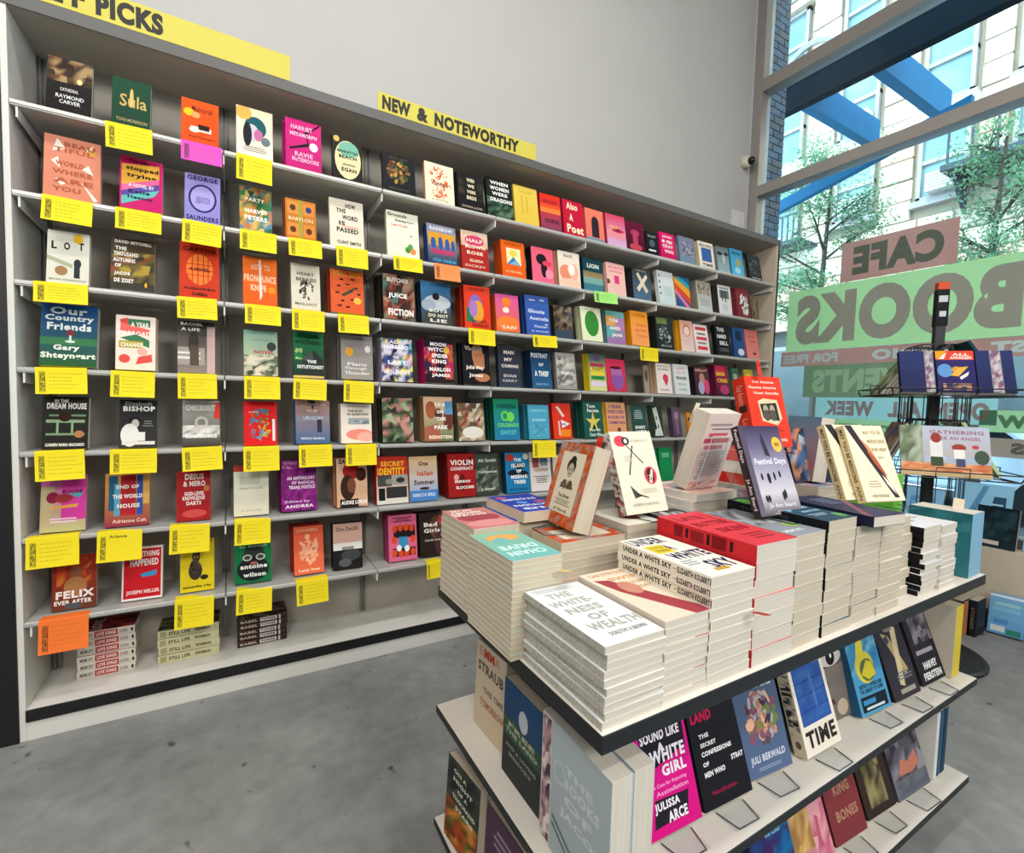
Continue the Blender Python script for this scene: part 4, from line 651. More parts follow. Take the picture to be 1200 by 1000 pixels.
cmat = {k: mat('card_' + v.replace(' ', '_'), k, .75, noise=.02) for k, v in CNAME.items()}; INK = mat('card_ink', '3a3410', .7); INKL = mat('pencil_ink', '8a8a28', .8)
cn_ = {}
for i, (rw, x0, w_, h_, col) in enumerate(CARDS):
    cn_[(rw, col)] = cn_.get((rw, col), 0) + 1
    same = sum(1 for c in CARDS if c[0] == rw and c[4] == col)
    lab = f'{CNAME[col]} handwritten card hanging from the {ROWN[rw-1]} shelf' + (f', {ORD[cn_[(rw, col)] - 1]} from the bookcase left end' if same > 1 else '')
    z = ZS[rw - 1] + .010; tlt = R(rng.uniform(1, 8)); rol = R(rng.uniform(-2.5, 2.5)) + (R(4) if rw >= 6 else 0) * -1; rol = R(rng.uniform(-2, 2))
    o = MB(); n = 6   # a strip that folds over the edge and curls a little at the foot
    prof = [(.05, .0005), (.0, .0008), (-.0015, -.002)] + [(-.002 - .010 * (k / n) ** 2, -.002 - h_ * k / n) for k in range(1, n + 1)]
    vs = []
    for (py, pz) in prof: vs += [(0, py, pz), (w_, py, pz)]
    o.v = vs
    for k in range(len(prof) - 1): o.f.append((2 * k, 2 * k + 1, 2 * k + 3, 2 * k + 2)); o.c.append([o.col] * 4)
    c = o.build('shelf_card', cmat[col]); c.location = (x0, YF - .006, z - .0005); c.rotation_euler = (-tlt * .3, rol, 0)
    sd = c.modifiers.new('thickness', 'SOLIDIFY'); sd.thickness = .0004
    tag(c, lab, 'card', 'shelf cards along the bookcase')
    def on(u, d): k = d / h_; return (u, -.0032 - .010 * k * k, -.002 - d)   # a point just in front of the card face
    p = MB(); a, b_, t0, t1 = w_ * .08, w_ * .19, h_ * .14, h_ * .92
    e = .0012
    for (x_0, x_1, d0, d1) in ((a, a + e, t0, t1), (b_ - e, b_, t0, t1), (a, b_, t0, t0 + e), (a, b_, t1 - e, t1), (a, b_, (t0 + t1) * .5, (t0 + t1) * .5 + e)):
        p.poly([on(x_0, d1), on(x_1, d1), on(x_1, d0), on(x_0, d0)])
    for txt, d0, d1 in (('STAFF', t1 - (t1 - t0) * .46, t1 - .004), ('SELECTION', t0 + .004, t0 + (t1 - t0) * .46)):
        TV, TF, asp = text_shape(txt, True); n0 = len(p.v)
        p.v += [on(b_ - .002 - (b_ - a - .004) * v_, d1 - (d1 - d0) * u_) for u_, v_ in TV]
        for f in TF: p.f.append(tuple(n0 + q for q in f)); p.c.append([p.col] * len(f))
    p.build('lettering', INK, c)
    q = MB(); rr = random.Random(i)
    for k in range(5):
        d = h_ * (.2 + .14 * k); L = w_ * rr.uniform(.35, .68); x_ = w_ * .26
        while x_ < w_ * .26 + L:
            s = rr.uniform(.004, .012); q.poly([on(x_, d + .0012), on(x_ + s, d + .0012), on(x_ + s, d), on(x_, d)]); x_ += s + .003
    if (rw, cn_[(rw, col)]) == (6, 2): q = MB(); TV, TF, asp = text_shape('Arianna', False); n0 = 0; q.v += [on(w_ * (.26 + .4 * u_), h_ * (.2 - .1 * v_)) for u_, v_ in TV]; q.f = list(TF); q.c = [[q.col] * len(f) for f in TF]
    q.build('handwriting', INK if (rw, cn_[(rw, col)]) == (6, 2) else INKL, c)
# lying stacks on the bookcase floor, spines to the room
def spine_stack(x0, x1, y0, z0, n, t_, w_, spine, cover, sart, what, jit=.003):
    L = x1 - x0; ms = book_meshes(w_, L, t_, spine, cover, spine_art=sart, paper=PAPERW, seed=n)
    for k in range(n):
        place_book(ms, (x1 + rng.uniform(-jit, jit), y0 + rng.uniform(-jit, jit), z0 + t_ * (k + 1) + .0004 * k), (R(-90), 0, R(90 + rng.uniform(-1, 1))),
                   f'{what}, {ORD[n - 1 - k]} down its pile', what + ' pile')
spine_stack(-.575, -.375, 2.66, .1265, 6, .034, .14, 'd0c8bc', 'b 7a2430 5a1820;n 0 0 100 100 5 5 8a2430 4a141c a83838;T 50 70 80 20 d8c8c0 LOVE', 'b e0d8cc d0c8bc;r 30 12 40 76 b83038;t 16 50 22 50 404048 MEMORY;T 50 50 34 46 f0e0d8 LOVE SONGS;t 80 50 14 44 404040 DU BOIS;e 95 50 2 26 202020', 'red and white spined hardcover lying on the bookcase base')
spine_stack(-.295, -.055, 2.66, .1265, 4, .0375, .15, 'd4d0a8', 'b 38402c 485038;n 0 0 100 100 5 5 485038 20281c 68704c', 'b d8d4ac d0cca0;r 3 14 10 72 a8a478;T 34 50 34 44 50503c STILL LIFE;T 72 50 26 40 50503c WINMAN', 'cream spined paperback lying on the bookcase base')
spine_stack(.025, .245, 2.66, .1265, 5, .027, .16, '3a2c28', 'b 201c1c 3a302c;n 0 0 100 100 6 6 4a3c34 1c1818 887868', 'b 4a3830 241c1c;r 44 16 34 68 d8d4cc;T 61 50 30 46 30302c TOWER;T 22 50 34 46 c0b0a0 BABEL;r 82 10 4 80 c8c4bc', 'dark brown spined hardcover lying on the bookcase base')
# ------------------------------------------------------------------ display table
TX0, TX1, TY0, TY1 = .507, 2.145, .559, 1.262
TT, TM, TL = H - .53, H - .883, H - 1.223
TWH = mat('table_white_laminate', 'dcd6cc', .45, noise=.02); TBK = mat('table_black_edge', '12161a', .5, noise=.05)
tb = tag(empty('display_table', ((TX0 + TX1) / 2, (TY0 + TY1) / 2, 0)), 'black edged white three tier display table holding stacks of books', 'table')
cx, cy = (TX0 + TX1) / 2, (TY0 + TY1) / 2
def tbox(name, x0, y0, z0, x1, y1, z1, m, bv=.0015):
    o = MB().box(x0 - cx, y0 - cy, z0, x1 - cx, y1 - cy, z1).build(name, m, tb); return bevel(o, bv, 1)
for nm, z, th in (('tabletop', TT, .035), ('shelf', TM, .024), ('shelf', TL, .024)):
    tbox(nm, TX0, TY0, z - th + .002, TX1, TY1, z - .0005, TBK); tbox('white_surface', TX0 + .0015, TY0 + .0015, z - .0005, TX1 - .0015, TY1 - .0015, z, TWH, .0001)
tbox('centre_panel', .70, .80, TL, 2.00, 1.02, TT - .033, TBK)
tbox('plinth', .58, .63, 0, 2.07, 1.19, TL - .022, TBK)
# ---- stacks lying on the table top.  turned=True puts the foot of the books away from the room front
def stack(x0, y0, w_, d_, top, n, spine, cover, desc, vis=None, edge='e2dccf', turned=False, sart='', jit=.003, paper=None, yawj=.8, base=TT, first_jit=None, back=None, grp=None):
    if vis is not None and base == TT:      # a few thick volumes carry the books that can be seen
        low = top - (top - base) / n * vis; k_ = max(1, round((low - base) / .07))
        stack(x0, y0, w_, d_, low, k_, spine, cover, 'thick ' + desc.replace('display ', '').replace(' paperback', '')[:70].rsplit(' ', 1)[0] + ' base', turned=turned, paper=paper, grp=desc + ' low stack')
        base = low; n = vis
    t_ = (top - base) / n; ms = book_meshes(w_, d_, t_ - .0003, spine, cover, spine_art=sart, paper=paper, seed=int(x0 * 1000), back=back, edge=edge)
    for k in range(n):
        ja = rng.uniform(-jit, jit); jb = rng.uniform(0, jit); z = base + t_ * (k + 1)
        if turned: loc = (x0 + w_ + ja, y0 + d_ + jb, z); rz = 180
        else: loc = (x0 + ja, y0 + jb, z); rz = 0
        lab = f'{desc}, top of its stack' if k == n - 1 else f'{desc}, {ORD[n - 1 - k]} down its stack'
        place_book(ms, loc, (R(-90), 0, R(rz + rng.uniform(-yawj, yawj))), lab, grp or (desc + ' stack'))
G = lambda z: H + z
SP = 'b c4c0b4 b4b0a4;n 0 10 100 80 60 2 bab6ac aeaaa0 c0bcb4 a8a49c'
# front row, left to right
stack(.516, .566, .134, .245, G(-.389), 10, 'b8b4aa', 'b dce4e4 e4e8e8;T 40 82 42 10 a8aca4 THE;T 42 67 72 10 a8aca4 WHITE-;T 46 53 60 10 a8aca4 NESS;T 50 39 34 10 a8aca4 OF;T 56 25 84 11 a8aca4 WEALTH;T 58 12 62 5 888c88 DOROTHY A BROWN;l 40 94 70 8 3 b4b8b8', 'white paperback with grey title and speckled spine at the front corner', sart=SP, paper=PAPERW)
stack(.654, .572, .136, .245, G(-.380), 10, 'd4c8b8', 'b e4d8c4 e0d0bc;p 6 84 30 80 46 60 70 30 96 0 60 0 40 26 16 56 a04048;e 42 60 16 13 c88878;T 50 93 80 7 c8a070 CAN EVERYBODY;T 62 80 60 7 d0a070 SWIM;t 66 68 50 6 c09868 LET US SWIM;t 70 58 44 5 c09868 ESSAYS', 'cream paperback with red haired woman cover beside the white front stack', paper=PAPERW)
us = 'b f0ead8 e8e2d0;T 34 50 56 56 201c1c UNDER A WHITE SKY;r 64 46 3 6 201c1c;T 83 50 30 56 201c1c ELIZABETH KOLBERT;r 98.6 20 .8 60 403c38'
uw = 'b f0ece0 ece8dc;T 42 88 74 17 1c2450 UNDER;T 54 67 14 15 1c2450 A;T 56 46 80 16 1c2450 WHITE;T 70 20 52 18 1c2450 SKY;r 10 56 40 20 e8d040;t 30 70 32 6 605010 THE NATURE;t 30 62 28 6 605010 OF THE FUTURE;l 24 30 34 12 3 8c98a8;r 34 8 30 5 c0a040'
stack(.770, .568, .130, .252, G(-.318), 10, 'ece6d4', uw, 'white paperback with navy and yellow title and lettered spine', sart=us, paper=PAPERW)
rs = 'b d02c34 c8242c;r 20 10 10 76 80141c;r 33 20 3 60 281014;r 38 10 14 70 8c1820;r 55 16 3 66 281014;r 60 10 14 76 801018;r 77 20 3 60 281014'
stack(.905, .570, .142, .262, G(-.277), 7, 'd02c38', 'b d84450 d03844;T 40 82 60 12 8c1420 LATE;T 50 62 78 12 8c1420 BUTTER;T 52 42 62 12 8c1420 SKIN;l 60 20 60 16 3 902028;r 84 40 3 50 a82430', 'thick red paperback with dark red lettered spine', sart=rs, paper=PAPERW)
stack(1.052, .574, .120, .235, G(-.277), 9, '4c5048', 'b 70747c 9098a0;n 0 40 100 60 6 5 484c54 888c98 60645c a8acb0;e 80 30 16 8 90c040;t 40 14 60 6 e0e4e8 MEMOIRS', 'grey paperback under the tilted purple display book')
stack(1.176, .574, .126, .262, G(-.257), 10, '14181c', 'b 1c3c54 24485c;e 22 78 22 20 70d860;e 36 70 26 12 409870;p 10 40 60 60 64 56 14 36 60b8d8;T 56 46 70 8 b8e0f0 FUTURE;T 62 32 60 5 a0c8d8 MINISTRY;e 84 12 12 7 60a060;l 44 20 60 8 2 a0b8c8', 'dark teal paperback with green glow cover', sart='b 14181c 10141a;t 40 50 50 40 404850 THE FUTURE')
stack(1.306, .574, .128, .240, G(-.284), 10, 'cfc6b4', 'b 283048 303850;l 60 50 60 40 5 5c6480', 'cream paged paperback right of the green glow stack')
place_book(book_meshes(.132, .235, .026, '20243c', 'b 282c48 303454;p 0 0 100 60 100 68 0 10 805060;l 60 70 70 30 4 6c7494', sart if False else '', paper=PAPERW, seed=4), (1.318, .545, G(-.254)), (R(-90), 0, R(-6)), 'navy paperback jutting out on top of the middle stack', 'loose books on the table')
stack(1.438, .574, .124, .236, G(-.276), 11, 'd0c8b8', 'b e0dcd4 d8d4c8;l 50 50 60 60 6 a0a098', 'cream paged paperback below the two leaning display books')
stack(1.566, .604, .128, .220, G(-.300), 9, 'e4d8c0', 'b ecead8 e4e0d4;l 50 50 60 60 6 b0a8a0', 'ivory paperback just before the black spined stack', jit=.007)
stack(1.700, .574, .118, .228, G(-.330), 13, '141416', 'b e8e8ec dce0e4;e 30 70 22 12 e05878;p 20 40 80 50 80 56 20 46 d04870;l 60 40 60 40 4 a8acb4', 'white paperback with black spine in the right end stack', sart='b 18181a 121214;t 40 50 60 44 a8a8a8 ESSAYS', jit=.010, paper=PAPERW)
stack(1.824, .574, .112, .228, G(-.338), 12, 'd8d4cc', 'b e4e4e4 dcdcdc;l 50 60 60 50 5 b0b0b0', 'white paged paperback at the far right of the front row', paper=PAPERW, jit=.006)
# left end, turned round: fore edges out
stack(.486, .816, .124, .205, G(-.323), 17, 'ccc4b0', 'b 70b8b4 8cb89c;T 50 80 74 14 d0f0ec CHAIN;T 50 60 74 14 d0f0ec DRIVE;e 50 24 34 12 e0a860;e 60 34 16 10 70b8b4', 'cream edged paperback in the tall left corner stack', turned=True, jit=.0012, yawj=.3, back='cfc6b0')
stack(.500, 1.028, .128, .205, G(-.312), 13, 'ccc4b0', 'b c87880 c08078;e 50 50 46 20 a04850;e 46 80 50 16 d89090;T 60 34 76 9 f4f0ec NATURAL;T 60 22 70 9 f4f0ec HISTORY;T 62 10 50 8 f4f0ec OF US', 'pink red covered paperback in the back left stack', jit=.0012, yawj=.3, turned=True)
stack(.636, 1.050, .128, .195, G(-.312), 4, 'ccc4b8', 'b 2c44a8 2840a0;T 50 84 70 10 e4e4f0 LIZ;T 50 66 80 10 e4e4f0 BEST;e 20 50 12 7 c05878;e 60 50 12 7 5890d0;T 50 30 76 10 e4e4f0 STORIES;e 80 16 12 6 c05878;e 26 12 12 6 e8b048', 'bright blue paperback lying behind the framed portrait book', turned=True)
stack(.640, 1.028, .145, .205, G(-.284), 1, 'ccc4b8', 'b 2c44a8 2840a0;T 50 84 70 10 e4e4f0 BIG;T 50 66 80 10 e4e4f0 FICTION;e 20 50 12 7 c05878;e 60 50 12 7 5890d0;T 50 30 76 10 e4e4f0 STORIES;e 80 16 12 6 c05878', 'blue paperback with white and pink letters', turned=True, base=G(-.3115))
# the framed portrait book stack: books lie sideways
FRB = 'b b05838 988478;n 0 0 100 100 9 13 c04c20 c85424 988880 b04c20 a09088 d06838;r 16 14 68 74 dcd0b8;e 50 71 13 10 2c2420;e 52 79 8 5 2c2420;e 50 66 9 9 b8a890;e 46 67 1.6 1 2c2420;e 54 67 1.6 1 2c2420;r 46 61.5 8 1 5c4438;p 30 44 38 54 62 54 70 44 504838;p 44 54 50 47 56 54 b8a890;c 50 47 16 4 20 6c6048 3c342c 8c8068;T 50 35 34 5 7c7060 The Street;l 50 27 50 8 3 988c78;T 50 18 40 4 8a7c68 A Novel'
stack(.662, .893, .200, .130, G(-.33), 9, 'ccc0a8', 'b b05030 a05c3c;n 0 0 100 100 8 6 c04c20 c85424 988880 b04c20;r 14 16 72 60 dcd0b8', 'cream edged paperback under the framed portrait display book', vis=5)
stack(.874, .900, .124, .170, G(-.312), 11, 'd8d4c8', 'b e4e0d0 dcd8c8;e 60 40 20 16 6c3030', 'cream edged paperback under the white ink drawing display book', vis=4)
stack(1.003, .840, .108, .19, G(-.302), 9, '30343c', 'b 40444c 50545c;n 0 0 100 100 8 5 202428 b0b4b8 e0e0e0 404850 7c6068', 'crowd photo paperback behind the thick red stack', vis=2)
stack(1.118, .892, .180, .200, G(-.250), 13, 'd8d4cc', 'b e8dcd0 e0b8a8;n 0 20 100 60 6 5 e0a8a0 f0d8c8 d8b0b0 88a8b8 e8ccb8', 'white edged paperback under the display book seen from the back', paper=PAPERW, jit=.005, vis=5)
stack(1.352, .850, .140, .20, G(-.280), 10, '384050', 'b 404858 6c5464;n 0 0 100 100 6 6 304050 785060 8890a0', 'dark covered paperback in the middle of the table', vis=2)
stack(1.500, .960, .160, .200, G(-.270), 5, 'b0a898', 'b b0a898 a8a090', 'grey paperback below the red and white volumes', vis=1)
for k, (c_, nm) in enumerate((('c82c24', 'lower thick red'), ('e8dcd0', 'thick cream'), ('d83428', 'upper thick red'))):
    stack(1.500, .960, .160, .200, G(-.230 + .04 * k), 1, c_, f'b {c_} {c_}', nm + ' volume lying below the tall red display book', base=G(-.27 + .04 * k), paper=papermat('edge_' + nm.replace(' ', '_'), c_, c_), grp='red and cream volumes')
stack(1.680, .860, .150, .200, G(-.262), 8, 'd4d0c4', 'b 5c6c88 8090a8;n 0 0 100 100 5 5 4c6888 a0b0c0 c87888', 'pale edged paperback beneath the clear easel', vis=2)
# ---- books standing on the stacks
EASEL = bpy.data.materials.new('clear_acrylic'); EASEL.use_nodes = True; nt = EASEL.node_tree; nt.nodes.clear()
o_ = nt.nodes.new('ShaderNodeOutputMaterial'); m_ = nt.nodes.new('ShaderNodeMixShader'); a_ = nt.nodes.new('ShaderNodeBsdfTransparent'); g_ = nt.nodes.new('ShaderNodeBsdfGlossy'); f_ = nt.nodes.new('ShaderNodeFresnel')
a_.inputs[0].default_value = (.97, .98, .985, 1); g_.inputs['Roughness'].default_value = .05; f_.inputs[0].default_value = 1.45
m_.inputs[0].default_value = .035; nt.links.new(a_.outputs[0], m_.inputs[1]); nt.links.new(g_.outputs[0], m_.inputs[2]); nt.links.new(m_.outputs[0], o_.inputs[0])
EDGE = mat('acrylic_edge_light', 'd0d8da', .2); EDGED = mat('acrylic_edge_dark', '30343a', .2)
def easel(x, y, z, yaw, tilt, w_, h_, label, lip=.05, dark=True, under=0.0, deep=.10):
    """bent clear plate: a lip in front, a foot, and a back rest leaning with the book; origin at the book's lower front corner"""
    e = tag(empty('book_easel', (x, y, z + .0006), (0, 0, yaw)), label, 'easel', 'clear book easels')
    a, c = w_ * .22, w_ * .78; s, k = math.sin(tilt), math.cos(tilt); t = .0022
    m = MB(); m.prism([(a, -lip, 0), (c, -lip, 0), (c, .012, 0), (a, .012, 0)], (0, 0, t))
    bh = min(h_ * .75, .17); o0 = under
    m.prism([(a, o0 + .002, t), (c, o0 + .002, t), (c, o0 + .002 + bh * s, t + bh * k), (a, o0 + .002 + bh * s, t + bh * k)], (0, t, 0))
    m.prism([(a, o0 + bh * s, bh * k), (c, o0 + bh * s, bh * k), (c, o0 + deep + .03, t), (a, o0 + deep + .03, t)], (0, t, 0))
    m.build('plate', EASEL, e)
    ed = MB(); r = .0013
    ed.tube([(a, 0, t), (a + .012, -lip, t), (c - .012, -lip, t), (c, 0, t)], r, 5)
    ed.build('lip_edge', EDGED if dark else EDGE, e)
    ed = MB(); ed.tube([(a, o0 + .004, t), (a, o0 + .004 + bh * s, bh * k), (c, o0 + .004 + bh * s, bh * k), (c, o0 + .004, t)], r * .9, 5)
    ed.build('rest_edge', EDGE, e)
    return e
def standing(x, y, z, yaw, tilt, w_, h_, t_, spine, design, label, sart='', bart='', back=None, paper=None, grp='display books standing on the table', ez=None, seed=1, lip=.05, ezlabel=None):
    yaw, tilt = R(yaw), R(tilt)
    ms = book_meshes(w_, h_, t_, spine, design, spine_art=sart, back_art=bart, back=back, paper=paper, seed=seed)
    rise = t_ * math.sin(tilt) if tilt > 0 else 0
    o = place_book(ms, (x, y, z + rise + .0028), (0, 0, 0), label, grp)
    o.rotation_mode = 'XYZ'; o.rotation_euler = (-tilt, 0, yaw)
    if ezlabel: easel(x, y, z, yaw, abs(tilt), w_, h_, ezlabel, under=t_ / max(.3, math.cos(tilt)) + .002, lip=lip, dark=True)
    return o
def marker(x, y, z, w_, h_, yaw, lean, color, word, label):
    o = MB().color(color).box(0, 0, 0, w_, .0006, h_)
    if word: art(o, f'b {color} {color};t 50 70 80 20 401010 {word}', (0, 0, 0), (w_, 0, 0), (0, 0, h_), (0, -1, 0))
    o = o.build('bookmark', PRINT, attr=True); o.location = (x, y, z); o.rotation_euler = (R(lean), R(8), R(yaw)); tag(o, label, 'bookmark', 'paper bookmarks in the display books'); return o
standing(.720, 1.068, G(-.33), -95.1, 16.2, .155, .215, .052, 'a04828', FRB, 'orange and grey framed portrait paperback standing on the left stacks', ezlabel='clear easel behind the framed portrait display book')
marker(.800, .965, G(-.33) + .19, .022, .055, -95, -16, 'd83020', 'SALE', 'red paper bookmark poking from the framed portrait book')
INKD = 'b e8e4d0 e4e0cc;e 22 88 15 7 d84858;e 34 88 9 5 302c2c;e 34 88 4 3 e8e4d0;p 30 84 34 83 66 60 64 59 302c28;p 46 82 49 82 28 46 25 46 302c28;e 76 44 15 11 d04050;e 76 44 9 9 302c2c;p 70 36 80 52 84 50 76 34 e8e4d0;p 22 34 28 18 44 20 34 26 484848;p 34 24 60 18 60 17 34 22 302c28;c 76 44 9 7 14 d04050 e8e4d0 302c28;t 66 88 40 3 c8c0a8 ELEMENTS;l 30 66 26 8 3 c8c4b0;l 66 26 40 6 3 c8c4b0;T 50 10 62 4 b8b4a0 JOSEPH RASOOLI'
standing(.909, .941, G(-.312), .5, 21.2, .159, .233, .029, 'b89098', INKD, 'cream paperback with red black ink drawings on the centre left stack', sart='b e0dcc8 d8d0c0;n 0 0 100 100 22 2 383438 d8d4c8 c06870 e0dcd0', ezlabel='clear easel behind the cream ink drawing display book')
# the book seen from behind: its back board faces the room front, leaning this way
BK = 'b ecd8d0 e8ccc8;r 12 84 70 3 b09898;r 20 79 60 2 8c8080;r 16 70 60 5 d86070;r 6 62 84 6 c84858;r 12 54 60 5 d87880;l 50 34 84 34 12 a89898;r 8 12 16 8 f4f0ec;r 12 13 3 6 302828;r 18 13 3 6 302828;n 0 0 100 10 6 2 e0a090 f0d8d0 c87880 e8c0b0'
o = standing(1.285, 1.003, G(-.250), 184, 17, .150, .235, .050, 'e0d4c8', 'b e8dcd0 e0d0c8;T 50 60 70 10 803030 NOVEL', 'pale paperback displayed facing away, showing its blurb covered back', bart=BK, back='ecd4cc', paper=PAPERW, seed=2)

easel(1.275, 1.00, G(-.250), R(184), R(17), .15, .235, 'clear easel holding the book that shows its back cover', under=.055, dark=False)
marker(1.15, .955, G(-.250) + .20, .018, .06, 0, 16, 'e8e0d0', '', 'cream paper slip poking from the book showing its back')
RED = 'b e8402c e43c28;T 50 92 60 4 f8d0c0 Our America;T 46 84 76 4 f8d0c0 Nuestra America;T 54 76 70 4 f8d0c0 Unser Amerika;p 26 64 42 68 80 66 86 40 70 30 30 36 d8cca8;p 30 60 76 62 78 36 34 40 302c24;e 44 52 7 7 a8a090;e 62 52 7 7 a8a090;e 44 44 9 8 585048;e 62 44 9 8 585048;l 52 24 70 6 2 a02818;T 56 10 66 5 f8c8b8 Claudio Lomnitz'
standing(1.480, .955, G(-.150), -11.6, 17, .155, .245, .055, 'd03420', RED, 'tall bright red hardcover with old photograph standing at the centre', sart='b d83824 d03420;t 26 50 30 50 e8a090 Our America;r 40 20 10 60 402820;t 76 50 34 40 e8a090 Lomnitz', ezlabel='clear easel behind the tall red display book')
marker(1.520, .990, G(-.150) + .255, .022, .055, 0, -16, 'd83828', 'STAFF', 'red paper bookmark poking from the tall red book')
FD = 'b 585068 a098a8;g 0 74 100 26 3c3450 6c6484;g 0 50 100 24 6c6484 a09cb0;g 0 24 100 26 a09cb0 c8c4cc;g 0 0 100 24 c8c4cc 585058;g 0 0 12 100 50485c 686070;p 46 84 52 92 60 64 48 66 343040;e 84 78 12 9 e8b848;T 84 78 12 5 604010 NEW;T 56 58 76 9 d8d8ec Festival Days;e 26 42 2.5 4 24202c;e 42 40 4 6 24202c;e 56 42 2.5 5 24202c;e 70 44 2.5 4 24202c;e 24 18 3 4 24202c;e 30 18 3 4 24202c;e 66 20 3 5 24202c;e 71 22 3 5 24202c;T 56 10 64 6 d4d0dc Jo Ann Beard;l 56 3 50 4 2 b8b4c0'
standing(1.108, .692, G(-.277), -6.1, 21.7, .149, .232, .022, '3c3038', FD, 'purple misty paperback with yellow sticker standing above the red stack', sart='b 30262c 3c3438;T 22 50 38 60 d8ccd0 Festival Days;T 76 50 34 60 d8ccd0 Jo Ann Beard', ezlabel='clear easel behind the purple misty display book')
WN = 'b ece0c4 e8dcc0;p 2 100 20 100 88 4 76 4 342c30;p 30 84 44 66 62 50 50 70 d88860;p 40 66 50 50 66 34 74 30 62 50 50 62 b05838;p 60 34 66 22 82 8 76 22 e8dcd0;T 68 90 46 5 a89868 MAY YOU BE;T 72 78 46 5 a89868 MEDICINE;T 74 67 40 5 a89868 IN MY HEART;t 72 56 16 3 b0a488 ESSAYS;l 34 22 34 10 3 b8ac90;T 40 7 44 4 a89c80 ANN PANCAKE'
wsa = 'b e4d0a0 dcc898;T 40 50 70 46 584830 MAY YOU BE MEDICINE;t 88 50 18 44 584830 ANN'
standing(1.500, .640, G(-.264), -14, 22.4, .145, .222, .025, 'e0cc9c', WN, 'cream paperback with diagonal portrait strip standing on the middle stacks', sart=wsa, ezlabel='clear easel in front of the two cream display books')
standing(1.4735, .6790, G(-.264), -14, 22.4, .145, .222, .025, 'dcc898', WN, 'second copy behind the cream paperback with diagonal portrait strip', sart=wsa)
standing(1.80, 1.06, G(-.262), -112, 6, .16, .225, .05, 'd8d4c8', 'b 6888a8 c08070', 'white paged thick book standing open edged by the clear easel', bart='b d8d4c8', paper=PAPERW)
easel(1.660, .905, G(-.262), R(-8), R(24), .17, .24, 'empty looking clear easel holding a blue photo book', under=.03, dark=False)
standing(1.672, .93, G(-.262), -8, 20, .150, .19, .02, '38485c', 'b 405878 8898a8;n 0 0 100 100 5 6 486890 304868 b0b8c0 c88860 283040', 'blue photo paperback leaning on the clear easel at the back')
standing(2.138, .800, G(-.425), 91, 0, .15, .19, .072, '68b838', 'b 60b830 78c848', sart='b 70c840 60b030;e 80 50 6 24 d0e890', back='58b028', label='bright green book standing behind the cream display books')
stack(1.985, .80, .150, .160, G(-.425), 2, 'c8c4bc', 'b d8d8d4 ccccc8', 'pale paperback under the bright green book', grp='pale paperbacks under the green book')
TEAL = 'b 2c6c78 387c84;n 0 70 100 30 6 2 28646c 3c8088 2c6c74;l 46 50 80 40 5 3c7c84;r 10 4 44 8 a8b8b0'
standing(2.132, .572, TT, 91, 0, .165, .205, .105, '84b4d0', 'b 387c84', bart=TEAL, label= 'very thick teal book with pale top standing at the right table corner', back='3c7c8c', paper=PAPERW)
marker(2.085, .64, TT + .195, .03, .05, -50, -10, 'd8c8b0', '', 'beige paper slip poking from the thick teal book')
marker(.872, .556, G(-.318) - .082, .022, .03, 0, 80, 'a02820', '', 'small dark red tab sticking out of the lettered spine stack')
marker(.588, .806, G(-.323) - .030, .022, .025, 0, 80, 'e0c080', '', 'small beige tab sticking out of the tall left stack')
# ---- middle shelf, long side facing the room
gm = 'books facing out on the middle table shelf'
PK = 'b d8148c d0107c;p 12 52 94 66 96 100 10 100 201c24;T 50 93 56 10 f0e8f0 YOU;T 50 82 74 9 f0e8f0 SOUND LIKE;T 48 71 14 8 f0e8f0 A;T 58 64 66 12 f0e8f0 WHITE;T 66 51 46 10 f0e8f0 GIRL;t 50 40 70 4 f0a8d8 The Case for Rejecting;t 56 34 60 4 f0a8d8 Assimilation;p 14 8 76 10 84 28 22 30 201c24;T 42 23 46 9 f0e8f0 JULISSA;T 58 13 36 9 f0e8f0 ARCE'
standing(.710, .636, TM, -2.3, 19.7, .150, .215, .03, '9c0c54', PK, 'hot pink hardcover with white brush title on the middle table shelf', grp=gm, ezlabel='clear easel lip in front of the hot pink book')
LD = 'b 1c1a20 17161c;T 38 92 56 8 a01440 LOVE;T 28 82 42 10 c01848 LAND;T 26 64 20 4 e8e8e8 THE;T 32 56 32 4 e8e8e8 SECRET;T 46 48 62 4.5 e8e8e8 CONFESSIONS;T 20 39 12 4 e8e8e8 OF;T 34 30 42 5 e8e8e8 MEN WHO;T 84 36 26 5 e8e8e8 STRAY;t 46 13 50 4 a01840 Nonfiction'
standing(.871, .631, TM, -3, 20.8, .152, .215, .03, '141218', LD, 'black hardcover with small white title on the middle table shelf', grp=gm, ezlabel='clear easel lip in front of the black hardcover')
RK = 'b 4c5c74 54688c;T 50 90 80 9 c8ccd4 THE ROCKS;c 52 56 34 26 90 584858 b07860 708040 7c5468 a8a8b0 a06858 e0b090 3c3040 c89080;T 52 16 76 9 c8d0e0 JULI BERWALD;l 52 7 50 4 2 98a4b8'
standing(1.031, .640, TM, -5, 18.9, .157, .215, .03, '404c60', RK, 'slate blue hardcover with painted coral figure on the middle table shelf', grp=gm, ezlabel='clear easel lip in front of the slate blue book')
TI = 'b ece4d4 ece4d4;r 8 30 84 60 3058a0;n 12 34 76 52 4 4 3460a8 3058a0 3c68ac 2c5098 3a64a4;p 8 44 92 46 92 45 8 43 1c3878;p 8 60 92 62 92 61 8 59 1c3878;p 8 74 92 76 92 75 8 73 1c3878;p 52 80 56 80 60 50 56 40 5078b0;T 50 94 74 6 282828 BOOKS;T 50 16 84 17 282420 TIME;'
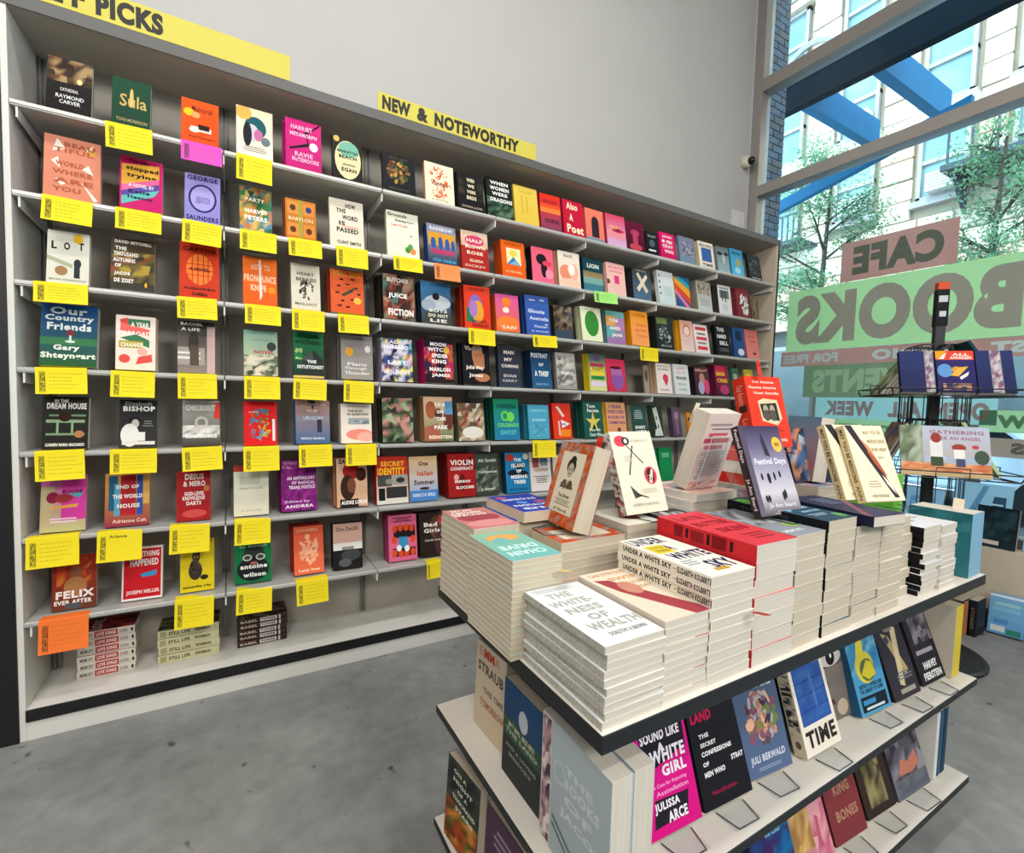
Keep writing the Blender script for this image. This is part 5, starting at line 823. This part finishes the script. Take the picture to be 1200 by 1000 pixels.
standing(1.232, .614, TM, -.6, 18.7, .155, .222, .034, 'dcd0b8', TI, 'thick cream hardcover with blue panel and large black TIME title', sart='b d8ccb4 d0c4ac;n 4 10 74 80 26 1 28303c d8ccb4 28303c d8ccb4;e 88 50 4 22 6c5c4c', grp=gm, ezlabel='clear easel lip in front of the TIME book')
EYE = 'b 8c8078 6c6460;n 0 60 100 40 4 4 3c3434 54484c 1c1a1c 605450;e 60 70 34 10 d0c8c4;e 62 70 13 9 181414;e 64 72 3 3 f0f0f0;p 10 84 96 88 96 80 30 78 1c1818;n 0 0 40 60 3 4 a89c94 b8aca4 988c84;e 34 42 10 6 241c1c;p 20 28 52 24 56 18 24 18 4c2c2c;e 74 12 16 9 b8a890'
standing(1.384, .665, TM, -2, 14, .165, .235, .025, '50484a', EYE, 'grey hardcover filled by a photographed eye and nose', grp=gm)
HD = 'b 3c88b8 5098c0;n 0 50 100 50 5 5 3c88b8 68a8c0 2c6c9c 3880a8;p 20 60 40 96 56 90 48 62 d8c838;e 46 56 30 20 d0c040;e 52 52 24 14 506038;p 30 48 50 40 76 44 70 60 54 64 c8b830;T 50 34 76 5 183044 DESTROY A WORLD AND;T 50 28 76 5 183044 THE LIBRARY TO COME;r 8 4 84 18 14202c;r 14 12 40 6 3c88b8;r 20 6 60 3 c8d8e0'
standing(1.538, .630, TM, -4, 18.5, .150, .215, .03, '2c5c80', HD, 'sky blue hardcover with yellow hand art on the middle table shelf', grp=gm, ezlabel='clear easel lip in front of the sky blue book')
XX = 'b 28242c 302c34;p 20 88 44 82 80 34 66 26 b09868;p 60 94 78 90 52 14 36 18 c8b890;p 24 80 40 84 44 74 30 70 404048;e 50 92 18 5 807870;l 60 28 60 12 3 787480;r 30 6 56 6 a0988c'
standing(1.706, .617, TM, -2.9, 21.4, .150, .213, .03, '1c1a20', XX, 'dark hardcover with crossed paper strips on the middle table shelf', grp=gm, ezlabel='clear easel lip in front of the crossed strips book')
HF = 'b 24202a 1c1a20;n 20 55 76 45 4 5 585460 706c78 38343c 888088 242028;r 14 40 70 6 989098;T 54 24 56 10 e8e8e8 HARVEY;T 52 10 74 10 e8e8e8 FIERSTEIN'
standing(1.888, .614, TM, -2.5, 21.6, .150, .213, .03, '2c2028', HF, 'black memoir with grey photograph at the right of the shelf', grp=gm, ezlabel='clear easel lip in front of the black memoir')
# ends of the middle shelf
gl = 'books at the left end of the table shelves'
EM = 'b ccbca8 c8b498;T 44 90 70 11 b89080 EMMA;T 44 90 34 11 c04030 MM;T 50 72 86 12 60504c STRAUB;T 62 48 66 7 70605c THIS TIME;T 60 32 80 9 a06850 TOMORROW'
standing(.572, 1.148, TM, -87, 2, .148, .228, .035, 'b8a890', EM, 'cream hardcover with red and black letters at the table left end', grp=gl)
DK = 'b 244c78 2c3034;n 0 40 100 20 5 2 3c5c40 2c4c34 4c6c3c;e 54 72 12 11 b8bcc4;p 0 50 30 64 100 46 100 38 0 40 34543c;r 0 0 100 42 2c3030;T 50 56 70 5 a8a898 FREE;T 50 49 84 5 a8a898 THE LAND;T 50 34 80 4 88887c AND A LOVING;T 50 26 60 4 88887c MEMORY'
standing(.556, .960, TM, -90, 1, .160, .226, .030, '1c2024', DK, 'dark hardcover with blue sky and moon cover at the table left end', grp=gl)
standing(.612, .972, TM, -90, 0, .150, .222, .030, '303430', 'b 3c4038 303430', 'dark hardcover standing behind the blue sky cover book', grp=gl)
BG = 'b b0bcc0 a0acb0;r 0 0 16 100 d8ccc8;n 1 2 14 96 2 16 604850 d8c8c8 a87888 e0d4d0 483840 b89098;T 58 74 40 6 c8d0d4 THE;T 62 64 50 8 c8d0d4 BOOKS;T 58 52 40 7 c8d0d4 OF;T 62 40 60 8 c8d0d4 JACOB;p 20 30 84 6 84 4 20 27 606c74;p 20 24 70 3 70 1 20 21 606c74;e 30 66 10 9 b8c4c8;e 30 66 7 6 a8b4b8'
standing(.541, .772, TM, -92, 0, .212, .262, .046, 'c0c8cc', BG, 'tall silver hardcover with photo strip edge at the table front corner', grp=gl, back='c8d4dc', paper=PAPERW)
standing(.592, .774, TM, -92, 0, .212, .262, .046, '88b0c0', BG, 'second tall silver hardcover behind the front corner one', grp=gl, back='d8e0e4', paper=PAPERW)
standing(2.118, .600, TM, 91, 0, .200, .240, .062, 'd8c040', 'b e0c850 d8c048', 'thick yellow spined hardcover standing at the right end of the middle shelf', grp='books at the right end of the table shelves', back='cfc8b8')
# lower shelf
g2 = 'books facing out on the lowest table shelf'
LW = [(1.100, 'b 1878b0 282c50;n 0 0 100 60 5 5 302c60 1868a0 1c4c88 402860;t 60 62 40 8 a0c8e0 the Color', '203058', 'blue and purple hardcover partly cut at the frame bottom'),
      (1.262, 'b d8a880 c07880;n 0 20 60 80 4 5 c8a060 b08850 d8b878 987040;n 55 0 45 90 3 5 d0708c e0a0a8 b85c74;T 50 94 76 7 302020 WILDFLOWER', '785040', 'tan and pink hardcover on the lowest table shelf'),
      (1.437, 'b 843c40 7c3438;T 46 74 60 12 b08068 LAST;T 54 56 50 12 b08068 KING;T 54 28 66 12 b08068 BONES', '5c2428', 'maroon hardcover with bronze letters on the lowest table shelf'),
      (1.614, 'b 3c3028 302420;n 20 10 60 90 4 7 686040 807850 484030 988c60 2c2420', '241814', 'dark brown hardcover with mossy texture on the lowest table shelf')]
for x, des, sp, lab in LW:
    standing(x, .628, TL, -3.5, 21, .152, .218, .035, sp, des, lab, grp=g2, ezlabel='clear easel lip before the ' + ' '.join(lab.split()[:3]) + ' below')
standing(1.785, .618, TL, -3, 20, .195, .25, .02, '484450', 'b 686470 70686c;n 0 20 100 80 6 7 585460 787480 383440 908c98 242028 605c68;p 20 24 34 40 56 34 78 44 84 28 60 22 c07860;n 0 0 100 18 5 2 686c78 585c68', 'grey smoke cloud hardcover at the right of the lowest shelf', grp=g2, ezlabel='clear easel lip before the grey smoke cloud book')
for k, (c1, lab) in enumerate((('e0e0dc', 'white spined'), ('2c5878', 'blue spined'), ('1c3c54', 'navy spined'))):
    standing(2.035 + k * .032, .612, TL, 92, 0, .190, .225, .028, c1, f'b {c1} {c1}', f'{lab} hardcover standing at the right end of the lowest shelf', grp='books at the right end of the table shelves', back=c1)
GO = 'b 2c3028 583420;n 0 0 100 50 5 5 a84820 d08838 606c28 783018 384820;n 0 50 100 50 5 5 24282c 343c30 202428 40483c;T 40 88 40 5 d0ccb8 ON A;T 50 78 60 5 d0ccb8 NIGHT;T 50 68 30 5 d0ccb8 OF A;T 55 58 70 5 d0ccb8 THOUSAND;T 58 48 54 5 d0ccb8 STARS'
standing(.513, 1.200, TL, -84, 3, .165, .228, .026, '1c2020', GO, 'dark green landscape hardcover at the left end of the lowest shelf', grp=gl)
standing(.545, 1.010, TL, -88, 1, .160, .222, .030, '302830', 'b 50384c 403040;l 50 60 60 50 6 987c90', 'dark purple hardcover at the left end of the lowest shelf', grp=gl)
standing(.600, .950, TL, -88, 1, .160, .222, .030, '282428', 'b 302c30 282428', 'black hardcover behind the dark purple one on the lowest shelf', grp=gl)
# ------------------------------------------------------------------ spinner rack by the window
KX, KY = 3.43, 1.17
RB = mat('black_powder_coat', '0c0f18', .45, noise=.05)
KA = math.atan2(-KY * .9, -KX * 1.0) + R(22)      # the side that looks at the room's middle
ks = tag(empty('spinner_rack', (KX, KY, 0), (0, 0, KA + R(90))), 'black wire spinner rack on a round base by the window', 'rack')
MB().lathe([(.30, 0), (.31, .004), (.31, .018), (.295, .024), (.05, .028), (.03, .05)], 0, 0, 40).build('base', RB, ks, smooth=False)
MB().box(-.022, -.022, .03, .022, .022, 2.03).build('pole', RB, ks)
m = MB(); m.color('d05838').box(-.026, -.028, 2.06, .026, .02, 2.10); m.color('15181c').box(-.027, -.027, 1.86, .027, .021, 2.06)
m.color('c8d0d4').box(-.02, -.029, 1.99, .02, -.027, 2.025).box(-.014, -.029, 1.91, .016, -.027, 1.94); m.build('tag_holder', PRINT, ks, attr=True)
def tier(zb, r_out, r_in, hh):
    """four pockets round the pole; bottom ring wide, top ring narrow"""
    m = MB(); wr = .0035
    for z, r in ((zb, r_out), (zb + .035, r_out + .012), (zb + hh, r_in)):
        m.tube([(r, r, z), (-r, r, z), (-r, -r, z), (r, -r, z), (r, r, z)], wr, 5)
    for sx in (-1, 1):
        for sy in (-1, 1):
            m.tube([(sx * r_out, sy * r_out, zb), (sx * (r_out + .012), sy * (r_out + .012), zb + .035)], wr, 5); m.tube([(sx * r_in, sy * r_in, zb + hh), (sx * r_out * .62, sy * r_out * .62, zb + .01), (sx * r_out, sy * r_out, zb)], wr, 5)
    for k in range(4):
        Mx = Matrix.Rotation(k * math.pi / 2, 4, 'Z')
        for u in (-.6, -.2, .2, .6):
            a = Mx @ Vector((u * r_in, -r_in, zb + hh)); c = Mx @ Vector((u * r_out, -r_out * .64, zb + .0)); d = Mx @ Vector((u * r_out, -r_out, zb))
            m.tube([a, c, d], .0025, 4)
        a = [Mx @ Vector(p) for p in ((-.07, -r_out - .002, zb), (-.07, -r_out - .008, zb + .055), (.07, -r_out - .008, zb + .055), (.07, -r_out - .002, zb))]
        m.tube(a, .003, 5)
    m.build('wire_pocket', RB, ks)
    s = MB()
    for sx in (-1, 1): s.box(min(0, sx * r_in), -.006, zb + hh - .01, max(0, sx * r_in), .006, zb + hh).box(-.006, min(0, sx * r_in), zb + hh - .01, .006, max(0, sx * r_in), zb + hh)
    s.build('spoke', RB, ks)
    v = MB()
    for k in range(4):
        Mx = Matrix.Rotation(k * math.pi / 2, 4, 'Z')
        for u in (-.09, -.075, -.05, .05, .075, .09): v.tube([Mx @ Vector((u, -.13, zb)), Mx @ Vector((u, -.13, zb - .24))], .0025, 4)
    v.build('hanging_wire', RB, ks)
T1, T2 = G(.085), G(-.345)
tier(T1, .275, .11, .28); tier(T2, .275, .11, .30)
MK = Matrix.Translation((KX, KY, 0)) @ Matrix.Rotation(KA + R(90), 4, 'Z')
def rackbook(side, zb, u, w_, h_, t_, lean, spine, des, label, bart='', back=None, out=.262):
    """book leaning in a pocket of the given side"""
    M_ = MK @ Matrix.Rotation(side * math.pi / 2, 4, 'Z') @ Matrix.Translation((u, -out, zb + .006 + t_ * math.sin(R(lean)))) @ Matrix.Rotation(-R(lean), 4, 'X')
    ms = book_meshes(w_, h_, t_, spine, des, bart and '', paper=PAPERW, back=back, seed=int(u * 999) + side)
    o = place_book(ms, (0, 0, 0), (0, 0, 0), label, 'picture books on the spinner rack'); o.matrix_world = M_; return o
MG = 'b 2c2868 28245c;r 0 78 100 22 e04830;p 0 78 0 100 32 100 e8a020;p 6 80 22 92 30 96 22 80 f4f0e8;T 66 91 44 6 f8e8e0 ALL;T 66 83 56 7 f8e8e0 AWAKEN;e 22 52 20 16 6098d0;e 52 54 12 8 d89830;p 34 40 60 60 84 62 70 50 56 38 e8b048;p 58 36 84 50 80 40 62 30 e8e4e8;r 10 4 80 18 483848;n 14 5 72 16 5 1 c08868 3c3c60 b8a090 d8a080'
SIL = 'b 283468 1c2450;r 0 0 26 100 8c8890;n 2 0 22 100 2 12 a8a4a8 786880 c8c4c8 88506c'
SIL2 = SIL.replace('r 0 0 26', 'r 72 0 26').replace('n 2 0 22', 'n 74 0 22')
rackbook(0, T1, -.235, .150, .235, .03, 20, '141c44', SIL2, 'dark blue comic with silver strip, left of the purple comic')
rackbook(0, T1, -.078, .160, .235, .03, 20, '1c1c4c', MG, 'purple comic with red and orange banner on the top tier')
rackbook(0, T1, .088, .150, .235, .03, 20, '141c44', SIL.replace('r 0 0 26', 'r 38 0 30').replace('n 2 0 22', 'n 40 0 26'), 'dark blue comic with silver strip, right of the purple comic')
for k in range(4): rackbook(3, T1, -.15 + .004 * k, .20, .29, .014, 33, 'e4e0d4', 'b 586848 788060;n 0 0 100 100 4 5 485838 88906c a8a888', f'pale edged picture book on the rack top tier, {ORD[k]} in its pocket', out=.265 - .019 * k)
rackbook(1, T1, -.15, .24, .34, .012, 33, '184450', 'b 184858 103844', 'large dark teal picture book on the rack right side', out=.265)
PB = 'b c0cce0 b8a898;n 0 0 26 100 3 6 98a890 788868 b8c0b0 586850;n 26 20 74 20 6 2 a8bcd0 c8d0dc b0b8c8;n 0 0 100 26 8 3 d87850 e09868 b85838 e8b890 c88858;T 64 88 60 8 a87890 GATHERING;T 66 76 50 7 a87890 FOR AN ANGEL;r 34 36 14 34 e8e8e4;e 41 76 6 10 9c3c38;r 34 20 14 18 405038;e 66 58 8 7 a04038;r 60 36 12 18 f0f0ec;r 62 20 10 16 48506c;e 84 60 4 4 c84858;e 90 40 8 14 485848;r 0 0 100 8 e0c090'
rackbook(0, T2, -.21, .38, .27, .012, 16, 'd8c8a0', PB, 'wide picture book with two painted children on the lower tier')
rackbook(0, T2, -.10, .20, .27, .012, 16, 'a8b0a0', 'b 88988c a0a890', 'pale green picture book behind the wide painted one', out=.235)
for k in range(2): rackbook(3, T2, -.13, .22, .29, .016, 24, '786878', 'b 686078 a08868;n 0 0 100 100 4 6 6c5c70 a88868 384868', f'striped purple picture book on the lower tier, {ORD[k]} in its pocket', out=.265 - .022 * k)
rackbook(1, T2, -.14, .24, .33, .016, 32, 'c0d8a8', 'b 184858 1c4c50', 'dark teal picture book with pale green back on the lower tier', out=.265, back='b0d8a0')
# ------------------------------------------------------------------ things on and by the window sill
gs = 'books displayed on the window sill'
def sillbook(x, y, z, yaw, tilt, w_, h_, t_, sp, des, lab, grp=gs):
    standing(x, y, z, yaw, tilt, w_, h_, t_, sp, des, lab, grp=grp, seed=int(y * 100))
BLU = 'b 8cc8f0 a0d8f8;r 20 30 60 50 4c90c8;l 50 56 50 36 6 a8dcf4'
sillbook(4.325, 1.205, .50, -92, 8, .205, .265, .02, '10202c', 'b 14242c 1c3038;n 6 16 88 76 5 5 1c343c 28444c 14242c;r 10 6 50 10 d8c8c0', 'black backed book leaning on the sill by the teal book')
sillbook(4.39, .985, .50, -90, 10, .26, .36, .012, '78b8e0', BLU, 'pale blue picture book leaning on the sill at the frame edge')
sillbook(4.40, 1.36, .50, -90, 8, .30, .40, .012, '88c4e8', 'b 90ccf0 a8dcf8;p 10 10 50 96 60 96 24 10 6098c8;p 60 20 90 20 90 80 70 80 305878;l 76 50 24 40 6 b8e4f8', 'tall light blue picture book behind the black backed one')
sillbook(4.36, 1.65, .50, -90, 16, .24, .32, .012, '80b8e0', BLU.replace('4c90c8', '68a8dc'), 'pale blue picture book behind the rack on the sill')
sillbook(4.36, 1.93, .50, -90, 16, .24, .28, .012, '80b8e0', 'b 80bce4 90ccf0;l 50 60 60 40 4 d0e8f8;r 20 12 60 20 5c98c8', 'sky blue picture book with pale lines on the sill')
sillbook(4.37, 2.20, .50, -90, 16, .22, .26, .012, '305878', 'b 4880a8 5898c0;l 50 50 70 60 6 88b8d8', 'mid blue picture book on the sill behind the display table')
FLG = 'books standing on the floor by the window wall'
for k, (t_, h_, sp, lab) in enumerate(((.035, .20, '3c3430', 'brown spined'), (.030, .20, 'c07850', 'orange spined'), (.042, .225, '1c2028', 'black spined'))):
    x = 3.95; y = 1.125 - sum((.037, .032, .044)[:k])
    standing(x, y, 0, 0, 0, .14, h_, t_, sp, f'b {sp} {sp}', f'{lab} book standing on the floor by the window wall', sart=f'b {sp} {sp};t 50 50 60 40 806858 STORIES', grp=FLG)
sillbook(4.115, 1.05, .0, -80, 20, .16, .25, .03, '3878b0', 'b 70a8d0 5890c0;r 0 90 100 6 d0e0ec;r 14 70 70 8 90c0c8;r 10 56 76 10 78b0d0;r 10 40 76 10 68a0c8;r 16 26 40 10 4880b8;r 8 6 40 14 c8ccc8;r 52 2 40 14 287868', 'pale blue book leaning back on the floor by the plinth', grp=FLG)
# ------------------------------------------------------------------ camera dome and electrical plate on the back wall
dm = tag(empty('security_camera', (4.37, 3.12, 3.77), (R(90), 0, 0)), 'small cream dome camera on the wall beside the window jamb', 'camera')
MB().lathe([(.055, 0), (.058, .01), (.055, .05), (.045, .06)], 0, 0, 24).build('body', mat('camera_cream', 'd0c8b8', .5), dm, smooth=True)
MB().lathe([(.034, .05), (.036, .075), (.028, .10), (.012, .112), (.002, .115)], 0.012, 0, 20).build('lens_dome', mat('camera_dome', '08090c', .12), dm, smooth=True)
pl = bevel(MB().box(4.22, WB - .006, 3.02, 4.42, WB, 3.30).build('access_panel', mat('panel_white', 'd8d8d6', .6)), .002); tag(pl, 'white square access panel on the wall above the bookcase right end', 'panel')
for i, (x, y) in enumerate(CEIL):
    f = tag(empty('ceiling_lamp', (x, y, 5.8)), f'{ORD[i]} flat ceiling lamp above the room', 'lamp', 'ceiling lamps')
    MB().box(-.68, -.28, -.10, .68, .28, 0).build('housing', ALU, f)
